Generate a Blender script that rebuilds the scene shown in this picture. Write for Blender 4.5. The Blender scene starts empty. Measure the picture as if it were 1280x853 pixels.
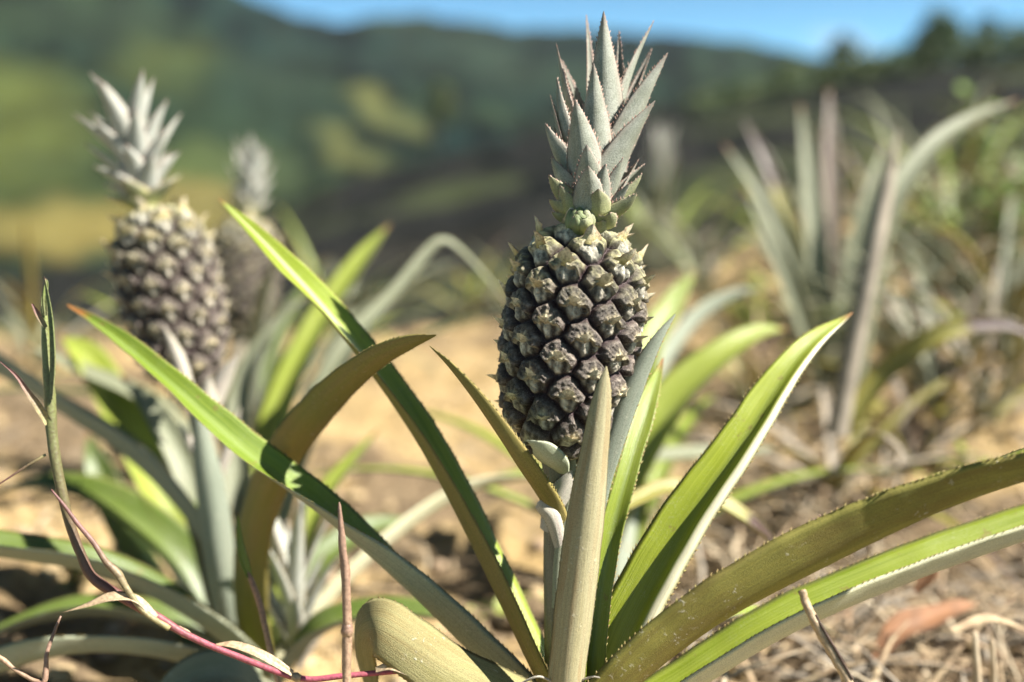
import bpy, bmesh, math, random
import numpy as np
from mathutils import Vector, Matrix, Euler, noise as mn

rnd = random.Random(7)
S = bpy.context.scene
C = S.collection
R = math.radians

# ------------------------------------------------------------------ camera
LENS = 40.0
F = 1280 * LENS / 36.0
PITCH = math.atan(176.5 / F)
CAM = Vector((0, 0, 0.32))
cam_d = bpy.data.cameras.new('camera')
cam_o = bpy.data.objects.new('camera', cam_d)
C.objects.link(cam_o)
S.camera = cam_o
cam_d.lens = LENS
cam_d.sensor_width = 36
cam_d.clip_start = 0.01
cam_d.clip_end = 5000
cam_o.location = CAM
cam_o.rotation_euler = (math.pi / 2 - PITCH, 0, 0)
ROT = Euler((math.pi / 2 - PITCH, 0, 0)).to_matrix()
cam_d.dof.use_dof = True
cam_d.dof.focus_distance = 0.642
cam_d.dof.aperture_fstop = 2.45


def W(px, py, d):
    """world point seen at photo pixel px,py at depth d metres"""
    return CAM + ROT @ Vector(((px - 640) / F * d, -(py - 426.5) / F * d, -d))


def D(v):
    return (ROT @ Vector(v)).normalized()


def elev(py):
    return math.atan((426.5 - py) / F) - PITCH


def smooth(a, b, x):
    if a > b: return 1 - smooth(b, a, x)
    t = (x - a) / (b - a)
    t = 0 if t < 0 else 1 if t > 1 else t
    return t * t * (3 - 2 * t)


def interp(x, pts):
    if x <= pts[0][0]:
        return pts[0][1]
    for (a, b), (c, d) in zip(pts, pts[1:]):
        if x <= c:
            t = (x - a) / (c - a)
            t = t * t * (3 - 2 * t) * .5 + t * .5
            return b + (d - b) * t
    return pts[-1][1]


# ------------------------------------------------------------------ objects
def tag(o, label=None, cat=None, group=None, kind=None):
    if label: o['label'] = label
    if cat: o['category'] = cat
    if group: o['group'] = group
    if kind: o['kind'] = kind
    return o


def thing(name, label, cat, loc, group=None):
    o = bpy.data.objects.new(name, None)
    o.empty_display_size = .02
    C.objects.link(o)
    o.location = loc
    return tag(o, label, cat, group)


def wloc(o):
    v = Vector((0, 0, 0))
    while o:
        v = v + Vector(o.location)
        o = o.parent
    return v


class MB:
    """collects world-space geometry and links it as one mesh object"""
    def __init__(s):
        s.v = []; s.f = []; s.m = []; s.a = []      # a = (s,t,l) attributes

    def add(s, verts, faces, mi=0, att=None):
        n = len(s.v)
        s.v += [tuple(q) for q in verts]
        s.a += (att if att else [(0, 0, 0)] * len(verts))
        for f in faces:
            s.f.append(tuple(i + n for i in f))
            s.m.append(mi)

    def tube(s, pts, radii, n=8, mi=0, seed=0, rough=0.0):
        pts = [Vector(p) for p in pts]
        L = 0
        vs = []; at = []; fs = []
        ref = Vector((.3, .9, .2))
        for i, p in enumerate(pts):
            t = (pts[min(i + 1, len(pts) - 1)] - pts[max(i - 1, 0)]).normalized()
            b = t.cross(ref).normalized()
            c = t.cross(b)
            if i: L += (p - pts[i - 1]).length
            for k in range(n):
                a = 2 * math.pi * k / n
                r = radii[i] * (1 + rough * mn.noise(Vector((k * 1.7 + seed, i * .35, seed))))
                vs.append(p + (b * math.cos(a) + c * math.sin(a)) * r)
                at.append((math.cos(a), i / (len(pts) - 1), L))
        for i in range(len(pts) - 1):
            for k in range(n):
                fs.append((i * n + k, i * n + (k + 1) % n, (i + 1) * n + (k + 1) % n, (i + 1) * n + k))
        fs.append(tuple(range(n))[::-1])
        fs.append(tuple((len(pts) - 1) * n + k for k in range(n)))
        s.add(vs, fs, mi, at)

    def build(s, name, mats, parent=None, flat=False):
        off = wloc(parent) if parent else Vector((0, 0, 0))
        me = bpy.data.meshes.new(name)
        me.from_pydata([(x - off.x, y - off.y, z - off.z) for x, y, z in s.v], [], s.f)
        for m in (mats if isinstance(mats, (list, tuple)) else [mats]):
            me.materials.append(m)
        me.polygons.foreach_set('material_index', s.m)
        me.polygons.foreach_set('use_smooth', [not flat] * len(s.f))
        for j, nm in enumerate(('s', 't', 'l')):
            at = me.attributes.new(nm, 'FLOAT', 'POINT')
            at.data.foreach_set('value', [q[j] for q in s.a])
        me.update()
        o = bpy.data.objects.new(name, me)
        C.objects.link(o)
        if parent: o.parent = parent
        return o


# ------------------------------------------------------------------ materials
class NT:
    def __init__(s, name):
        s.mat = bpy.data.materials.new(name)
        s.mat.use_nodes = True
        s.t = s.mat.node_tree
        s.b = s.t.nodes['Principled BSDF']

    def n(s, typ, **kw):
        o = s.t.nodes.new(typ)
        for k, v in kw.items(): setattr(o, k, v)
        return o

    def link(s, a, b): s.t.links.new(a, b)

    def put(s, sock, v):
        if hasattr(v, 'is_output'): s.link(v, sock)
        else: sock.default_value = v

    def attr(s, name, out='Fac'):
        return s.n('ShaderNodeAttribute', attribute_name=name).outputs[out]

    def math(s, op, a, b=0.0, clamp=False):
        m = s.n('ShaderNodeMath', operation=op, use_clamp=clamp)
        s.put(m.inputs[0], a); s.put(m.inputs[1], b)
        return m.outputs[0]

    def vec(s, x, y, z):
        m = s.n('ShaderNodeCombineXYZ')
        s.put(m.inputs[0], x); s.put(m.inputs[1], y); s.put(m.inputs[2], z)
        return m.outputs[0]

    def noise(s, vec, scale, detail=3, rough=.55, out='Fac'):
        m = s.n('ShaderNodeTexNoise')
        if vec is not None: s.link(vec, m.inputs['Vector'])
        m.inputs['Scale'].default_value = scale
        m.inputs['Detail'].default_value = detail
        m.inputs['Roughness'].default_value = rough
        return m.outputs[out]

    def ramp(s, fac, stops):
        m = s.n('ShaderNodeValToRGB')
        s.link(fac, m.inputs[0])
        cr = m.color_ramp
        while len(cr.elements) < len(stops): cr.elements.new(.5)
        for e, (p, c) in zip(cr.elements, stops):
            e.position = p
            e.color = (c, c, c, 1) if not hasattr(c, '__len__') else (c[0], c[1], c[2], 1)
        return m.outputs[0]

    def mix(s, fac, a, b, blend='MIX'):
        m = s.n('ShaderNodeMix', data_type='RGBA', blend_type=blend)
        s.put(m.inputs['Factor'], fac)
        for nm, v in ((6, a), (7, b)):
            if hasattr(v, 'is_output'): s.link(v, m.inputs[nm])
            else: m.inputs[nm].default_value = (v[0], v[1], v[2], 1)
        return m.outputs[2]

    def bump(s, h, dist, strength=1.0, normal=None):
        m = s.n('ShaderNodeBump')
        s.link(h, m.inputs['Height'])
        m.inputs['Distance'].default_value = dist
        m.inputs['Strength'].default_value = strength
        if normal is not None: s.link(normal, m.inputs['Normal'])
        return m.outputs[0]

    def done(s, col, rough=.5, normal=None, spec=.5, trans=0.0, transcol=None):
        s.put(s.b.inputs['Base Color'], col if hasattr(col, 'is_output') else (*col, 1))
        s.put(s.b.inputs['Roughness'], rough)
        s.b.inputs['Specular IOR Level'].default_value = spec
        if normal is not None: s.link(normal, s.b.inputs['Normal'])
        if trans > 0:
            tr = s.n('ShaderNodeBsdfTranslucent')
            s.put(tr.inputs[0], transcol if transcol is not None else col)
            ms = s.n('ShaderNodeMixShader')
            ms.inputs[0].default_value = trans
            s.link(s.b.outputs[0], ms.inputs[1]); s.link(tr.outputs[0], ms.inputs[2])
            s.link(ms.outputs[0], s.t.nodes['Material Output'].inputs[0])
        return s.mat


def leaf_up(name, c1, c2, c3, tip=(.22, .10, .03), tipat=.965, rough=.38, bloom=.10, stripe=(.2, .26, .09), mid_amt=.35, rim=None):
    m = NT(name)
    s, t, l = m.attr('s'), m.attr('t'), m.attr('l')
    rv = m.n('ShaderNodeObjectInfo').outputs['Random']
    rz = m.math('MULTIPLY', rv, 37.0)
    v1 = m.vec(m.math('MULTIPLY', s, 5.0), m.math('MULTIPLY', l, 14.0), rz)
    v2 = m.vec(m.math('MULTIPLY', s, 40.0), m.math('MULTIPLY', l, 8.0), rz)
    v3 = m.vec(m.math('MULTIPLY', s, 8.0), m.math('MULTIPLY', l, 900.0), rz)
    geo = m.n('ShaderNodeNewGeometry').outputs['Position']
    n1 = m.noise(v1, 1.0, 4)
    n2 = m.noise(v2, 1.0, 2)
    col = m.mix(m.ramp(n1, [(.3, 0), (.7, 1)]), c1, c2)
    col = m.mix(m.math('MULTIPLY', m.ramp(n2, [(.42, 0), (.66, 1)]), .7), col, c3)
    # pale stripe along the middle of the channel
    ab = m.math('ABSOLUTE', s)
    mid = m.ramp(ab, [(0, 1), (.28, 0)])
    col = m.mix(m.math('MULTIPLY', mid, mid_amt), col, stripe)
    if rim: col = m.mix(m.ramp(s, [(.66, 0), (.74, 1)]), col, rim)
    # pale scurfy dust and specks
    n4 = m.noise(geo, 900.0, 3)
    n5 = m.noise(geo, 60.0, 3)
    dust = m.math('MULTIPLY', m.ramp(n4, [(.52, 0), (.7, 1)]), m.ramp(n5, [(.45, 0), (.7, 1)]))
    col = m.mix(m.math('MULTIPLY', dust, bloom * 2.5), col, (.42, .42, .32))
    blot = m.math('MAXIMUM', m.ramp(m.noise(geo, 130.0, 2), [(.66, 0), (.72, 1)]), m.ramp(m.noise(m.vec(m.math('MULTIPLY', s, 14.0), m.math('MULTIPLY', l, 40.0), rz), 1.0, 3), [(.70, 0), (.76, 1)]))
    col = m.mix(m.math('MULTIPLY', blot, .5), col, (.16, .10, .04))
    jit = m.math('ADD', t, m.math('MULTIPLY', m.math('SUBTRACT', n1, .5), .06))
    tipf = m.ramp(jit, [(max(0, tipat - .03), 0), (min(1, tipat + .02), 1)])
    col = m.mix(tipf, col, tip)
    edge = m.ramp(ab, [(.90, 0), (.98, 1)])
    col = m.mix(m.math('MULTIPLY', edge, .5), col, (.33, .32, .12))
    h = m.math('ADD', m.math('MULTIPLY', n2, .7), m.math('MULTIPLY', n4, .35))
    return m.done(col, rough, m.bump(h, .0006, .7), .5)


def leaf_low(name, c1, c2, brown=(.22, .15, .08), brownamt=.3, speck=.4, rough=.8, lines=.35):
    m = NT(name)
    s, t, l = m.attr('s'), m.attr('t'), m.attr('l')
    rv = m.n('ShaderNodeObjectInfo').outputs['Random']
    rz = m.math('MULTIPLY', rv, 91.0)
    v2 = m.vec(m.math('MULTIPLY', s, 34.0), m.math('MULTIPLY', l, 5.0), rz)
    v1 = m.vec(m.math('MULTIPLY', s, 3.0), m.math('MULTIPLY', l, 16.0), rz)
    geo = m.n('ShaderNodeNewGeometry').outputs['Position']
    n1, n2 = m.noise(v1, 1.0, 4), m.noise(v2, 1.0, 2)
    n3 = m.noise(geo, 1500.0, 3, .65)
    n4 = m.noise(geo, 320.0, 4, .65)
    col = m.mix(m.ramp(n1, [(.3, 0), (.7, 1)]), c1, c2)
    dark = m.mix(.55, col, (.05, .06, .03))
    col = m.mix(m.math('MULTIPLY', m.ramp(n2, [(.4, 0), (.62, 1)]), lines), col, dark)
    col = m.mix(m.math('MULTIPLY', m.ramp(n1, [(.45, 0), (.62, 1)]), brownamt), col, brown)
    col = m.mix(m.math('MULTIPLY', m.ramp(n3, [(.46, 0), (.62, 1)]), .6), col, m.mix(.55, col, (.04, .04, .015)))
    sp = m.math('MULTIPLY', m.ramp(n4, [(.60, 0), (.66, 1)]), m.ramp(m.noise(geo, 45.0, 2), [(.48, 0), (.6, 1)]))
    col = m.mix(m.math('MULTIPLY', sp, speck * .8), col, (.6, .56, .42))
    h = m.math('ADD', m.math('MULTIPLY', n2, .5), m.math('ADD', m.math('MULTIPLY', n3, .7), m.math('MULTIPLY', sp, .6)))
    return m.done(col, rough, m.bump(h, .0007, .8), .3)


def plain(name, c1, c2, scale=200, rough=.7, bump=.0004, spec=.3, attr_l=None, trans=0):
    m = NT(name)
    if attr_l:
        v = m.vec(m.math('MULTIPLY', m.attr('s'), attr_l[0]), m.math('MULTIPLY', m.attr('l'), attr_l[1]), 0.0)
        n1 = m.noise(v, 1.0, 4)
    else:
        n1 = m.noise(m.n('ShaderNodeNewGeometry').outputs['Position'], scale, 4)
    col = m.mix(m.ramp(n1, [(.32, 0), (.68, 1)]), c1, c2)
    return m.done(col, rough, m.bump(n1, bump), spec, trans)


M = {}
M['up_green'] = leaf_up('leaf_green', (.12, .165, .010), (.18, .225, .016), (.245, .285, .045))
M['up_lit_stripe'] = leaf_up('leaf_green_lit_stripe', (.13, .18, .010), (.19, .245, .015), (.26, .31, .04), stripe=(.5, .52, .3), mid_amt=.75)  # near-white midline stripe paints in the sunlit edge of the long left leaf
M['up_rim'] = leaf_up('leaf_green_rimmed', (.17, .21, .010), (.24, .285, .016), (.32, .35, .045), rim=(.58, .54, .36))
M['up_dark'] = leaf_up('leaf_dark_green', (.05, .08, .010), (.08, .115, .014), (.12, .155, .035), stripe=(.12, .15, .04))
M['up_yellow'] = leaf_up('leaf_yellow_green', (.15, .20, .018), (.22, .26, .025), (.28, .30, .07), stripe=(.24, .27, .08))
M['up_tip'] = leaf_up('leaf_yellowing_tip', (.085, .14, .010), (.135, .19, .014), (.18, .23, .035), tip=(.28, .12, .035), tipat=.90)
M['up_grey'] = leaf_up('leaf_grey_green', (.13, .145, .075), (.17, .18, .105), (.24, .24, .16), bloom=.3, rough=.55, stripe=(.26, .28, .18))
M['up_brown'] = leaf_up('leaf_dying', (.22, .2, .03), (.14, .12, .025), (.3, .25, .05), tip=(.06, .03, .02), tipat=.62)
M['lo_pale'] = leaf_low('underside_pale', (.33, .35, .23), (.42, .43, .30), brownamt=.12)
M['lo_cream'] = leaf_low('underside_cream', (.58, .56, .35), (.66, .63, .44), brownamt=.06, speck=.3, lines=.2)
M['lo_grey'] = leaf_low('underside_grey', (.24, .27, .2), (.32, .35, .27), brownamt=.1)
M['lo_brown'] = leaf_low('underside_brown', (.30, .265, .055), (.22, .20, .04), brown=(.20, .135, .035), brownamt=.5, speck=.75)
M['lo_olive'] = leaf_low('underside_olive', (.26, .215, .05), (.31, .25, .075), brown=(.25, .165, .06), brownamt=.35, speck=.25)
M['lo_scurf'] = leaf_low('underside_scurf', (.25, .22, .08), (.36, .325, .165), brown=(.19, .135, .04), brownamt=.6, speck=.8, lines=.4)
M['lo_stripe'] = leaf_low('underside_bloomed', (.36, .315, .17), (.44, .40, .25), brown=(.26, .165, .06), brownamt=.55, speck=.55)
M['tooth'] = plain('leaf_teeth', (.24, .22, .07), (.20, .12, .05), 500)
M['tooth_brown'] = plain('crown_teeth', (.42, .32, .25), (.24, .12, .09), 500)
M['stalk'] = leaf_low('stalk_skin', (.27, .235, .165), (.36, .33, .24), brown=(.22, .135, .09), brownamt=.65, speck=.4)
M['bract'] = leaf_low('bract_papery', (.5, .46, .36), (.58, .53, .45), brown=(.42, .30, .26), brownamt=.35, speck=.3, lines=.2)
M['bract_green'] = leaf_low('bract_pale_green', (.40, .44, .28), (.5, .52, .37), brownamt=.1, speck=.3, lines=.2)
M['straw'] = plain('dry_straw', (.42, .33, .20), (.26, .17, .10), 60, .8)
M['dead'] = plain('dead_leaf_brown', (.27, .13, .06), (.16, .085, .045), 60, .7)
M['drygrey'] = plain('dead_leaf_grey', (.34, .29, .22), (.2, .17, .13), 50, .85)

# crown leaf: silvery, scaly
def crown_mat(name, c1, c2, pink, yel=0):
    m = NT(name)
    s, t, l = m.attr('s'), m.attr('t'), m.attr('l')
    geo = m.n('ShaderNodeNewGeometry').outputs['Position']
    rv = m.n('ShaderNodeObjectInfo').outputs['Random']
    v2 = m.vec(m.math('MULTIPLY', s, 22.0), m.math('MULTIPLY', l, 25.0), m.math('MULTIPLY', rv, 50.0))
    n1 = m.noise(v2, 1.0, 3)
    n3 = m.noise(geo, 1400.0, 2, .6)
    n5 = m.noise(geo, 110.0, 3)
    col = m.mix(m.ramp(n5, [(.35, 0), (.65, 1)]), c1, c2)
    col = m.mix(m.math('MULTIPLY', m.ramp(n1, [(.42, 0), (.68, 1)]), .4), col, m.mix(.5, col, (.10, .12, .06)))
    col = m.mix(m.math('MULTIPLY', m.ramp(n3, [(.46, 0), (.58, 1)]), .7), col, m.mix(.55, col, (.10, .09, .07)))
    ab = m.math('ABSOLUTE', s)
    ed = m.math('MULTIPLY', m.ramp(ab, [(.55, 0), (1, 1)]), pink)
    col = m.mix(ed, col, (.36, .24, .2))
    tipf = m.ramp(t, [(.86, 0), (.98, 1)])
    col = m.mix(m.math('MULTIPLY', tipf, .6), col, (.20, .13, .11))
    if yel:
        col = m.mix(m.math('MULTIPLY', m.ramp(t, [(.0, 1), (.55, 0)]), yel), col, (.42, .42, .06))
    h = m.math('ADD', m.math('MULTIPLY', n1, .5), n3)
    return m.done(col, .62, m.bump(h, .0005, .8), .4)


M['crown'] = crown_mat('crown_silver', (.25, .262, .195), (.345, .355, .285), .4)
M['crown_in'] = crown_mat('crown_inner', (.22, .22, .17), (.29, .29, .23), .8)
M['crown_green'] = crown_mat('crown_green', (.25, .26, .12), (.33, .34, .20), .3, .5)
M['crown_white'] = crown_mat('crown_white', (.40, .41, .34), (.49, .495, .43), .2)
M['bud'] = leaf_up('bud_green', (.09, .125, .035), (.16, .2, .07), (.3, .31, .17), tipat=1.5, rough=.5)


# ------------------------------------------------------------------ leaves
def catmull(P, n):
    """P: list of equal-length tuples, returns n samples (numpy)"""
    P = np.array(P, float)
    k = len(P)
    out = []
    for i in range(n):
        u = i / (n - 1) * (k - 1)
        j = min(int(u), k - 2)
        f = u - j
        p0 = P[j - 1] if j > 0 else 2 * P[0] - P[1]
        p1, p2 = P[j], P[j + 1]
        p3 = P[j + 2] if j + 2 < k else 2 * P[-1] - P[-2]
        out.append(.5 * (2 * p1 + (p2 - p0) * f + (2 * p0 - 5 * p1 + 4 * p2 - p3) * f * f + (3 * p1 - p0 - 3 * p2 + p3) * f ** 3))
    return np.array(out)


def leaf_into(mb, pts, nseg=48, K=13, thick=.0016, teeth=.0013, pitch=.0034, wave=.0, seed=0, mi=(0, 1, 2), flare=(0, 0), round_tip=False):
    """pts: list of (x,y,z, width, nx,ny,nz, fold_deg) in world space -> channelled leaf blade"""
    A = catmull(pts, nseg)
    pos = A[:, :3]
    wid = np.maximum(A[:, 3], .0004)
    L = np.concatenate([[0], np.cumsum(np.linalg.norm(np.diff(pos, axis=0), axis=1))])
    tan = np.gradient(pos, axis=0)
    tan /= np.linalg.norm(tan, axis=1)[:, None] + 1e-12
    N = A[:, 4:7]
    N = N - (N * tan).sum(1)[:, None] * tan
    N /= np.linalg.norm(N, axis=1)[:, None] + 1e-12
    B = np.cross(tan, N)
    ss = np.linspace(-1, 1, K)
    h = (K - 1) // 2
    up = []; lo = []; at = []
    sd = seed * 3.7
    for i in range(nseg):
        f = R(A[i, 7])
        # integrate a smooth channel section outwards from the midrib
        lat = np.zeros(K); nor = np.zeros(K)
        for sgn in (-1, 1):
            x = y = 0.0
            for k in range(1, h + 1):
                q = (k - .5) / h
                ph = f * math.tanh(2.6 * q)
                fl = flare[0 if sgn < 0 else 1]
                if fl and q > .66:
                    ph -= R(fl) * min(1, (q - .66) / .12)
                x += math.cos(ph) / h; y += math.sin(ph) / h
                lat[h + sgn * k] = sgn * x; nor[h + sgn * k] = y
        w2 = wid[i] * .5
        for k in range(K):
            wv = wave * mn.noise(Vector((L[i] * 45, ss[k] * 1.2 + sd, sd))) * abs(ss[k])
            sc = 1 + .05 * mn.noise(Vector((L[i] * 60, sd + (5 if ss[k] > 0 else 0), .3)))
            c = pos[i] + B[i] * (lat[k] * w2 * sc) + N[i] * (nor[k] * w2 + wv)
            # surface normal of the section
            d = (lat[min(k + 1, K - 1)] - lat[max(k - 1, 0)], nor[min(k + 1, K - 1)] - nor[max(k - 1, 0)])
            dl = math.hypot(*d) + 1e-9
            nn = N[i] * (d[0] / dl) - B[i] * (d[1] / dl)
            th = thick * (1 - .75 * ss[k] ** 2) * min(1, wid[i] / .012)
            up.append(c + nn * th * .5)
            lo.append(c - nn * th * .5)
            at.append((ss[k], i / (nseg - 1), L[i]))
    n = nseg * K
    F1 = []; F2 = []
    for i in range(nseg - 1):
        for k in range(K - 1):
            a = i * K + k
            F1.append((a, a + K, a + K + 1, a + 1))
            def q(r, c):
                return r * K + c if c in (0, K - 1) else n + r * K + c
            F2.append((q(i, k), q(i, k + 1), q(i + 1, k + 1), q(i + 1, k)))
    base = len(mb.v)
    # upper winding: T x B = ... keep outward along +N
    mb.add(up + lo, [], 0, at + at)
    for f in F1:
        mb.f.append(tuple(base + i for i in f[::-1])); mb.m.append(mi[0])
    for f in F2:
        mb.f.append(tuple(base + i for i in f[::-1])); mb.m.append(mi[1])
    if teeth > 0:
        tot = L[-1]
        for side in (0, K - 1):
            edge = np.array([up[i * K + side] for i in range(nseg)])
            inn = np.array([up[i * K + (1 if side == 0 else K - 2)] for i in range(nseg)])
            l = pitch * (1 + .3 * rnd.random())
            while l < tot * .985:
                if rnd.random() < .13:
                    l += pitch * rnd.uniform(.8, 1.4); continue
                def at_l(arr, x):
                    return np.array([np.interp(x, L, arr[:, j]) for j in range(3)])
                p0 = at_l(edge, l - pitch * .30); p1 = at_l(edge, l + pitch * .22)
                out = at_l(edge, l) - at_l(inn, l)
                out /= np.linalg.norm(out) + 1e-9
                tg = (p1 - p0) / (np.linalg.norm(p1 - p0) + 1e-9)
                wl = np.interp(l, L, wid)
                tl = teeth * rnd.uniform(.45, 1.45) * min(1, .35 + wl / .02)
                tipp = at_l(edge, l + pitch * .15) + out * tl * .85 + tg * tl * .75
                nv = np.cross(out, tg) * teeth * .22
                mid = at_l(edge, l) - out * teeth * .25
                mb.add([p0 - out * 1e-4, p1 - out * 1e-4, tipp, mid + nv, mid - nv],
                       [(0, 3, 2), (3, 1, 2), (1, 4, 2), (4, 0, 2)], mi[2], [(1, .5, l)] * 5)
                l += pitch * rnd.uniform(.65, 1.45)


def pxleaf(spec):
    """(px,py,depth,width_px,(cam normal),fold) -> world control points"""
    out = []
    for (px, py, d, w, nv, fo) in spec:
        p = W(px, py, d); n = D(nv)
        out.append((p.x, p.y, p.z, w * d / F, n.x, n.y, n.z, fo))
    return out


def leaf(parent, spec, up='up_green', lo='lo_pale', tooth='tooth', name='leaf', world=False, **kw):
    mb = MB()
    leaf_into(mb, spec if world else pxleaf(spec), seed=rnd.random() * 10, **kw)
    return mb.build(name, [M[up], M[lo], M[tooth]], parent)


# ------------------------------------------------------------------ fruit
FH, FR = .124, .0330

def prof(v):
    x = abs(2 * v - 1)
    r = FR * (1 - x ** 2.9) ** .47 if x < 1 else 0
    return max(r, FR * (.30 if v < .5 else .40)) * (1 + .05 * math.sin((v - .40) * 3.0)) * (1 + .05 * smooth(.62, .85, v))


def fruit_mesh():
    NE = 82
    nv, nt = 330, 620
    vs = np.linspace(0, 1, 1200)
    rs = np.array([prof(v) for v in vs])
    zs = vs * FH
    ds = np.hypot(np.gradient(rs), np.gradient(zs))
    cum = np.cumsum(rs * ds); tot = cum[-1] * 2 * math.pi
    cum /= cum[-1]
    sp = math.sqrt(tot / NE)
    ga = math.pi * (3 - math.sqrt(5))
    ev = np.interp((np.arange(NE) + .5) / NE, cum, vs)
    et = np.arange(NE) * ga
    er = np.interp(ev, vs, rs)
    E = np.stack([er * np.cos(et), er * np.sin(et), ev * FH], 1)
    g_v = np.linspace(0, 1, nv); g_t = np.linspace(0, 2 * math.pi, nt, endpoint=False)
    gv, gt = np.meshgrid(g_v, g_t, indexing='ij')
    gr = np.interp(gv, vs, rs)
    P = np.stack([gr * np.cos(gt), gr * np.sin(gt), gv * FH], -1).reshape(-1, 3)
    dr = np.interp(gv, vs, np.gradient(rs, zs)).ravel()
    gvf, gtf = gv.ravel(), gt.ravel()
    dr = np.clip(dr, -2.5, 2.5)
    Nn = np.stack([np.cos(gtf), np.sin(gtf), -dr], 1); Nn /= np.linalg.norm(Nn, axis=1)[:, None]
    H = np.zeros(len(P)); Col = np.zeros((len(P), 3))
    ern = np.random.RandomState(4)
    erand = ern.rand(NE)
    for c0 in range(0, len(P), 20000):
        sl = slice(c0, c0 + 20000)
        p = P[sl]
        warp = np.stack([np.sin(p[:, 2] * 900 + p[:, 0] * 500), np.sin(p[:, 0] * 800 + p[:, 1] * 300), np.sin(p[:, 1] * 700 + p[:, 2] * 400)], 1) * .00035
        d = np.linalg.norm((p + warp)[:, None, :] - E[None], axis=2)
        idx = np.argpartition(d, 2, axis=1)[:, :3]
        dd = np.take_along_axis(d, idx, 1)
        o = np.argsort(dd, axis=1)
        i1 = np.take_along_axis(idx, o[:, :1], 1)[:, 0]
        dd = np.sort(dd, axis=1)
        e = (dd[:, 1] - dd[:, 0]) / sp
        th = et[i1]
        tt = np.stack([-np.sin(th), np.cos(th), 0 * th], 1)
        dv = p - E[i1]
        A_ = (dv * tt).sum(1) / sp
        slope = np.interp(ev[i1], vs, np.gradient(rs, zs))
        slope = np.clip(slope, -2.5, 2.5)
        ut = np.stack([np.cos(th) * slope, np.sin(th) * slope, np.ones_like(th)], 1)
        ut /= np.linalg.norm(ut, axis=1)[:, None]
        B_ = (dv * ut).sum(1) / sp
        er_ = erand[i1]
        v_ = gvf[sl]
        st = lambda a, b, x: (lambda t: t * t * (3 - 2 * t))(np.clip((x - a) / (b - a), 0, 1))
        dome = st(0, .32, e) ** .7
        Bc = -.04 - 1.1 * A_ ** 2 + .06 * (er_ - .5) + .05 * np.sin(A_ * 18 + er_ * 30)
        up = st(-.025, .025, B_ - Bc)
        ang = np.arctan2(A_, B_ - Bc + .06)
        rad = np.hypot(A_, B_ - Bc)
        rid = np.cos(ang * 13 + er_ * 20)
        gu = .76 + .24 * st(.52, .0, B_ - Bc) + .035 * rid * st(.06, .2, rad)
        ridge = np.exp(-(A_ / .085) ** 2)
        fold = np.abs(np.sin(A_ * 11 + er_ * 6))
        gl = .40 + .22 * ridge + .10 * fold + .12 * st(-.5, -.1, B_)
        h = dome * (gu * up + gl * (1 - up)) * .0070
        # shallow gnarl
        h = h + dome * .00035 * np.sin(p[:, 0] * 2100 + er_ * 9) * np.sin(p[:, 2] * 2500) * np.sin(p[:, 1] * 1900 + 1)
        H[sl] = h
        # colours of the skin
        topf = st(.60, 1.0, v_)[:, None]
        nz = (.5 + .25 * np.sin(p[:, 0] * 1300 + p[:, 2] * 900) + .25 * np.sin(p[:, 1] * 1700 - p[:, 2] * 1500))[:, None]
        nz2 = ern.rand(len(p))[:, None]
        dark = np.array([.034, .021, .013]); grey = np.array([.33, .27, .20])
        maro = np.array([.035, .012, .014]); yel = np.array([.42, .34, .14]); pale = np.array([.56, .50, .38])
        gy = np.array([.40, .38, .16])
        radc = np.clip(rid, 0, 1)[:, None]
        bloom = .03 + .5 * nz * radc + .14 * (nz2 > .72)
        hood = dark * (1 - bloom) + grey * bloom
        hood = hood * (1 - .8 * topf) + gy * .95 * topf * (.35 + .65 * radc)
        cen = (st(.36, .05, rad) * (.55 + .45 * np.cos(ang * 7 + er_ * 9) ** 2))[:, None]
        hood = hood * (1 - .85 * cen) + (yel * 1.0 + pale * .75) * .8 * cen
        lowr = np.clip(1.0 * ridge + .7 * fold ** 4, 0, 1)[:, None] * (.4 + .6 * nz)
        low = dark * (1 - lowr) + pale * 1.2 * lowr
        low = low * (1 - .55 * topf) + np.array([.60, .60, .46]) * .55 * topf * (.3 + .7 * nz)
        up_ = up[:, None]
        c = hood * up_ + low * (1 - up_)
        ln_ = (np.exp(-((B_ - Bc + .012) / .022) ** 2) * st(.08, .25, e) * (.35 + .65 * nz[:, 0]))[:, None]
        c = c * (1 - .75 * ln_) + np.array([.60, .52, .36]) * .75 * ln_
        rim_ = (np.exp(-((e - .24) / .07) ** 2) * up)[:, None] * nz * .35
        c = c * (1 - rim_) + np.array([.40, .33, .28]) * rim_
        c = c * (.72 + .6 * erand[(i1 * 7 + 3) % NE])[:, None]
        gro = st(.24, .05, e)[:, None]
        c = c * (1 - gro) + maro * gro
        capf = st(.93, .985, v_)[:, None]
        c = c * (1 - .5 * capf) + np.array([.46, .45, .32]) * .5 * capf
        Col[sl] = c
    V = P + Nn * H[:, None]
    # bract tips: little dry curled points on each eye
    verts = V.tolist(); cols = Col.tolist()
    faces = []
    for i in range(nv - 1):
        a = i * nt
        for k in range(nt):
            k2 = (k + 1) % nt
            faces.append((a + k, a + k2, a + nt + k2, a + nt + k))
    nb = len(verts)
    verts += [[0, 0, 0], [0, 0, FH]]; cols += [[.2, .17, .12], [.4, .4, .28]]
    for k in range(nt):
        faces.append((nb, (k + 1) % nt, k))
        faces.append((nb + 1, (nv - 1) * nt + k, (nv - 1) * nt + (k + 1) % nt))
    rr = random.Random(5)
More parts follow.
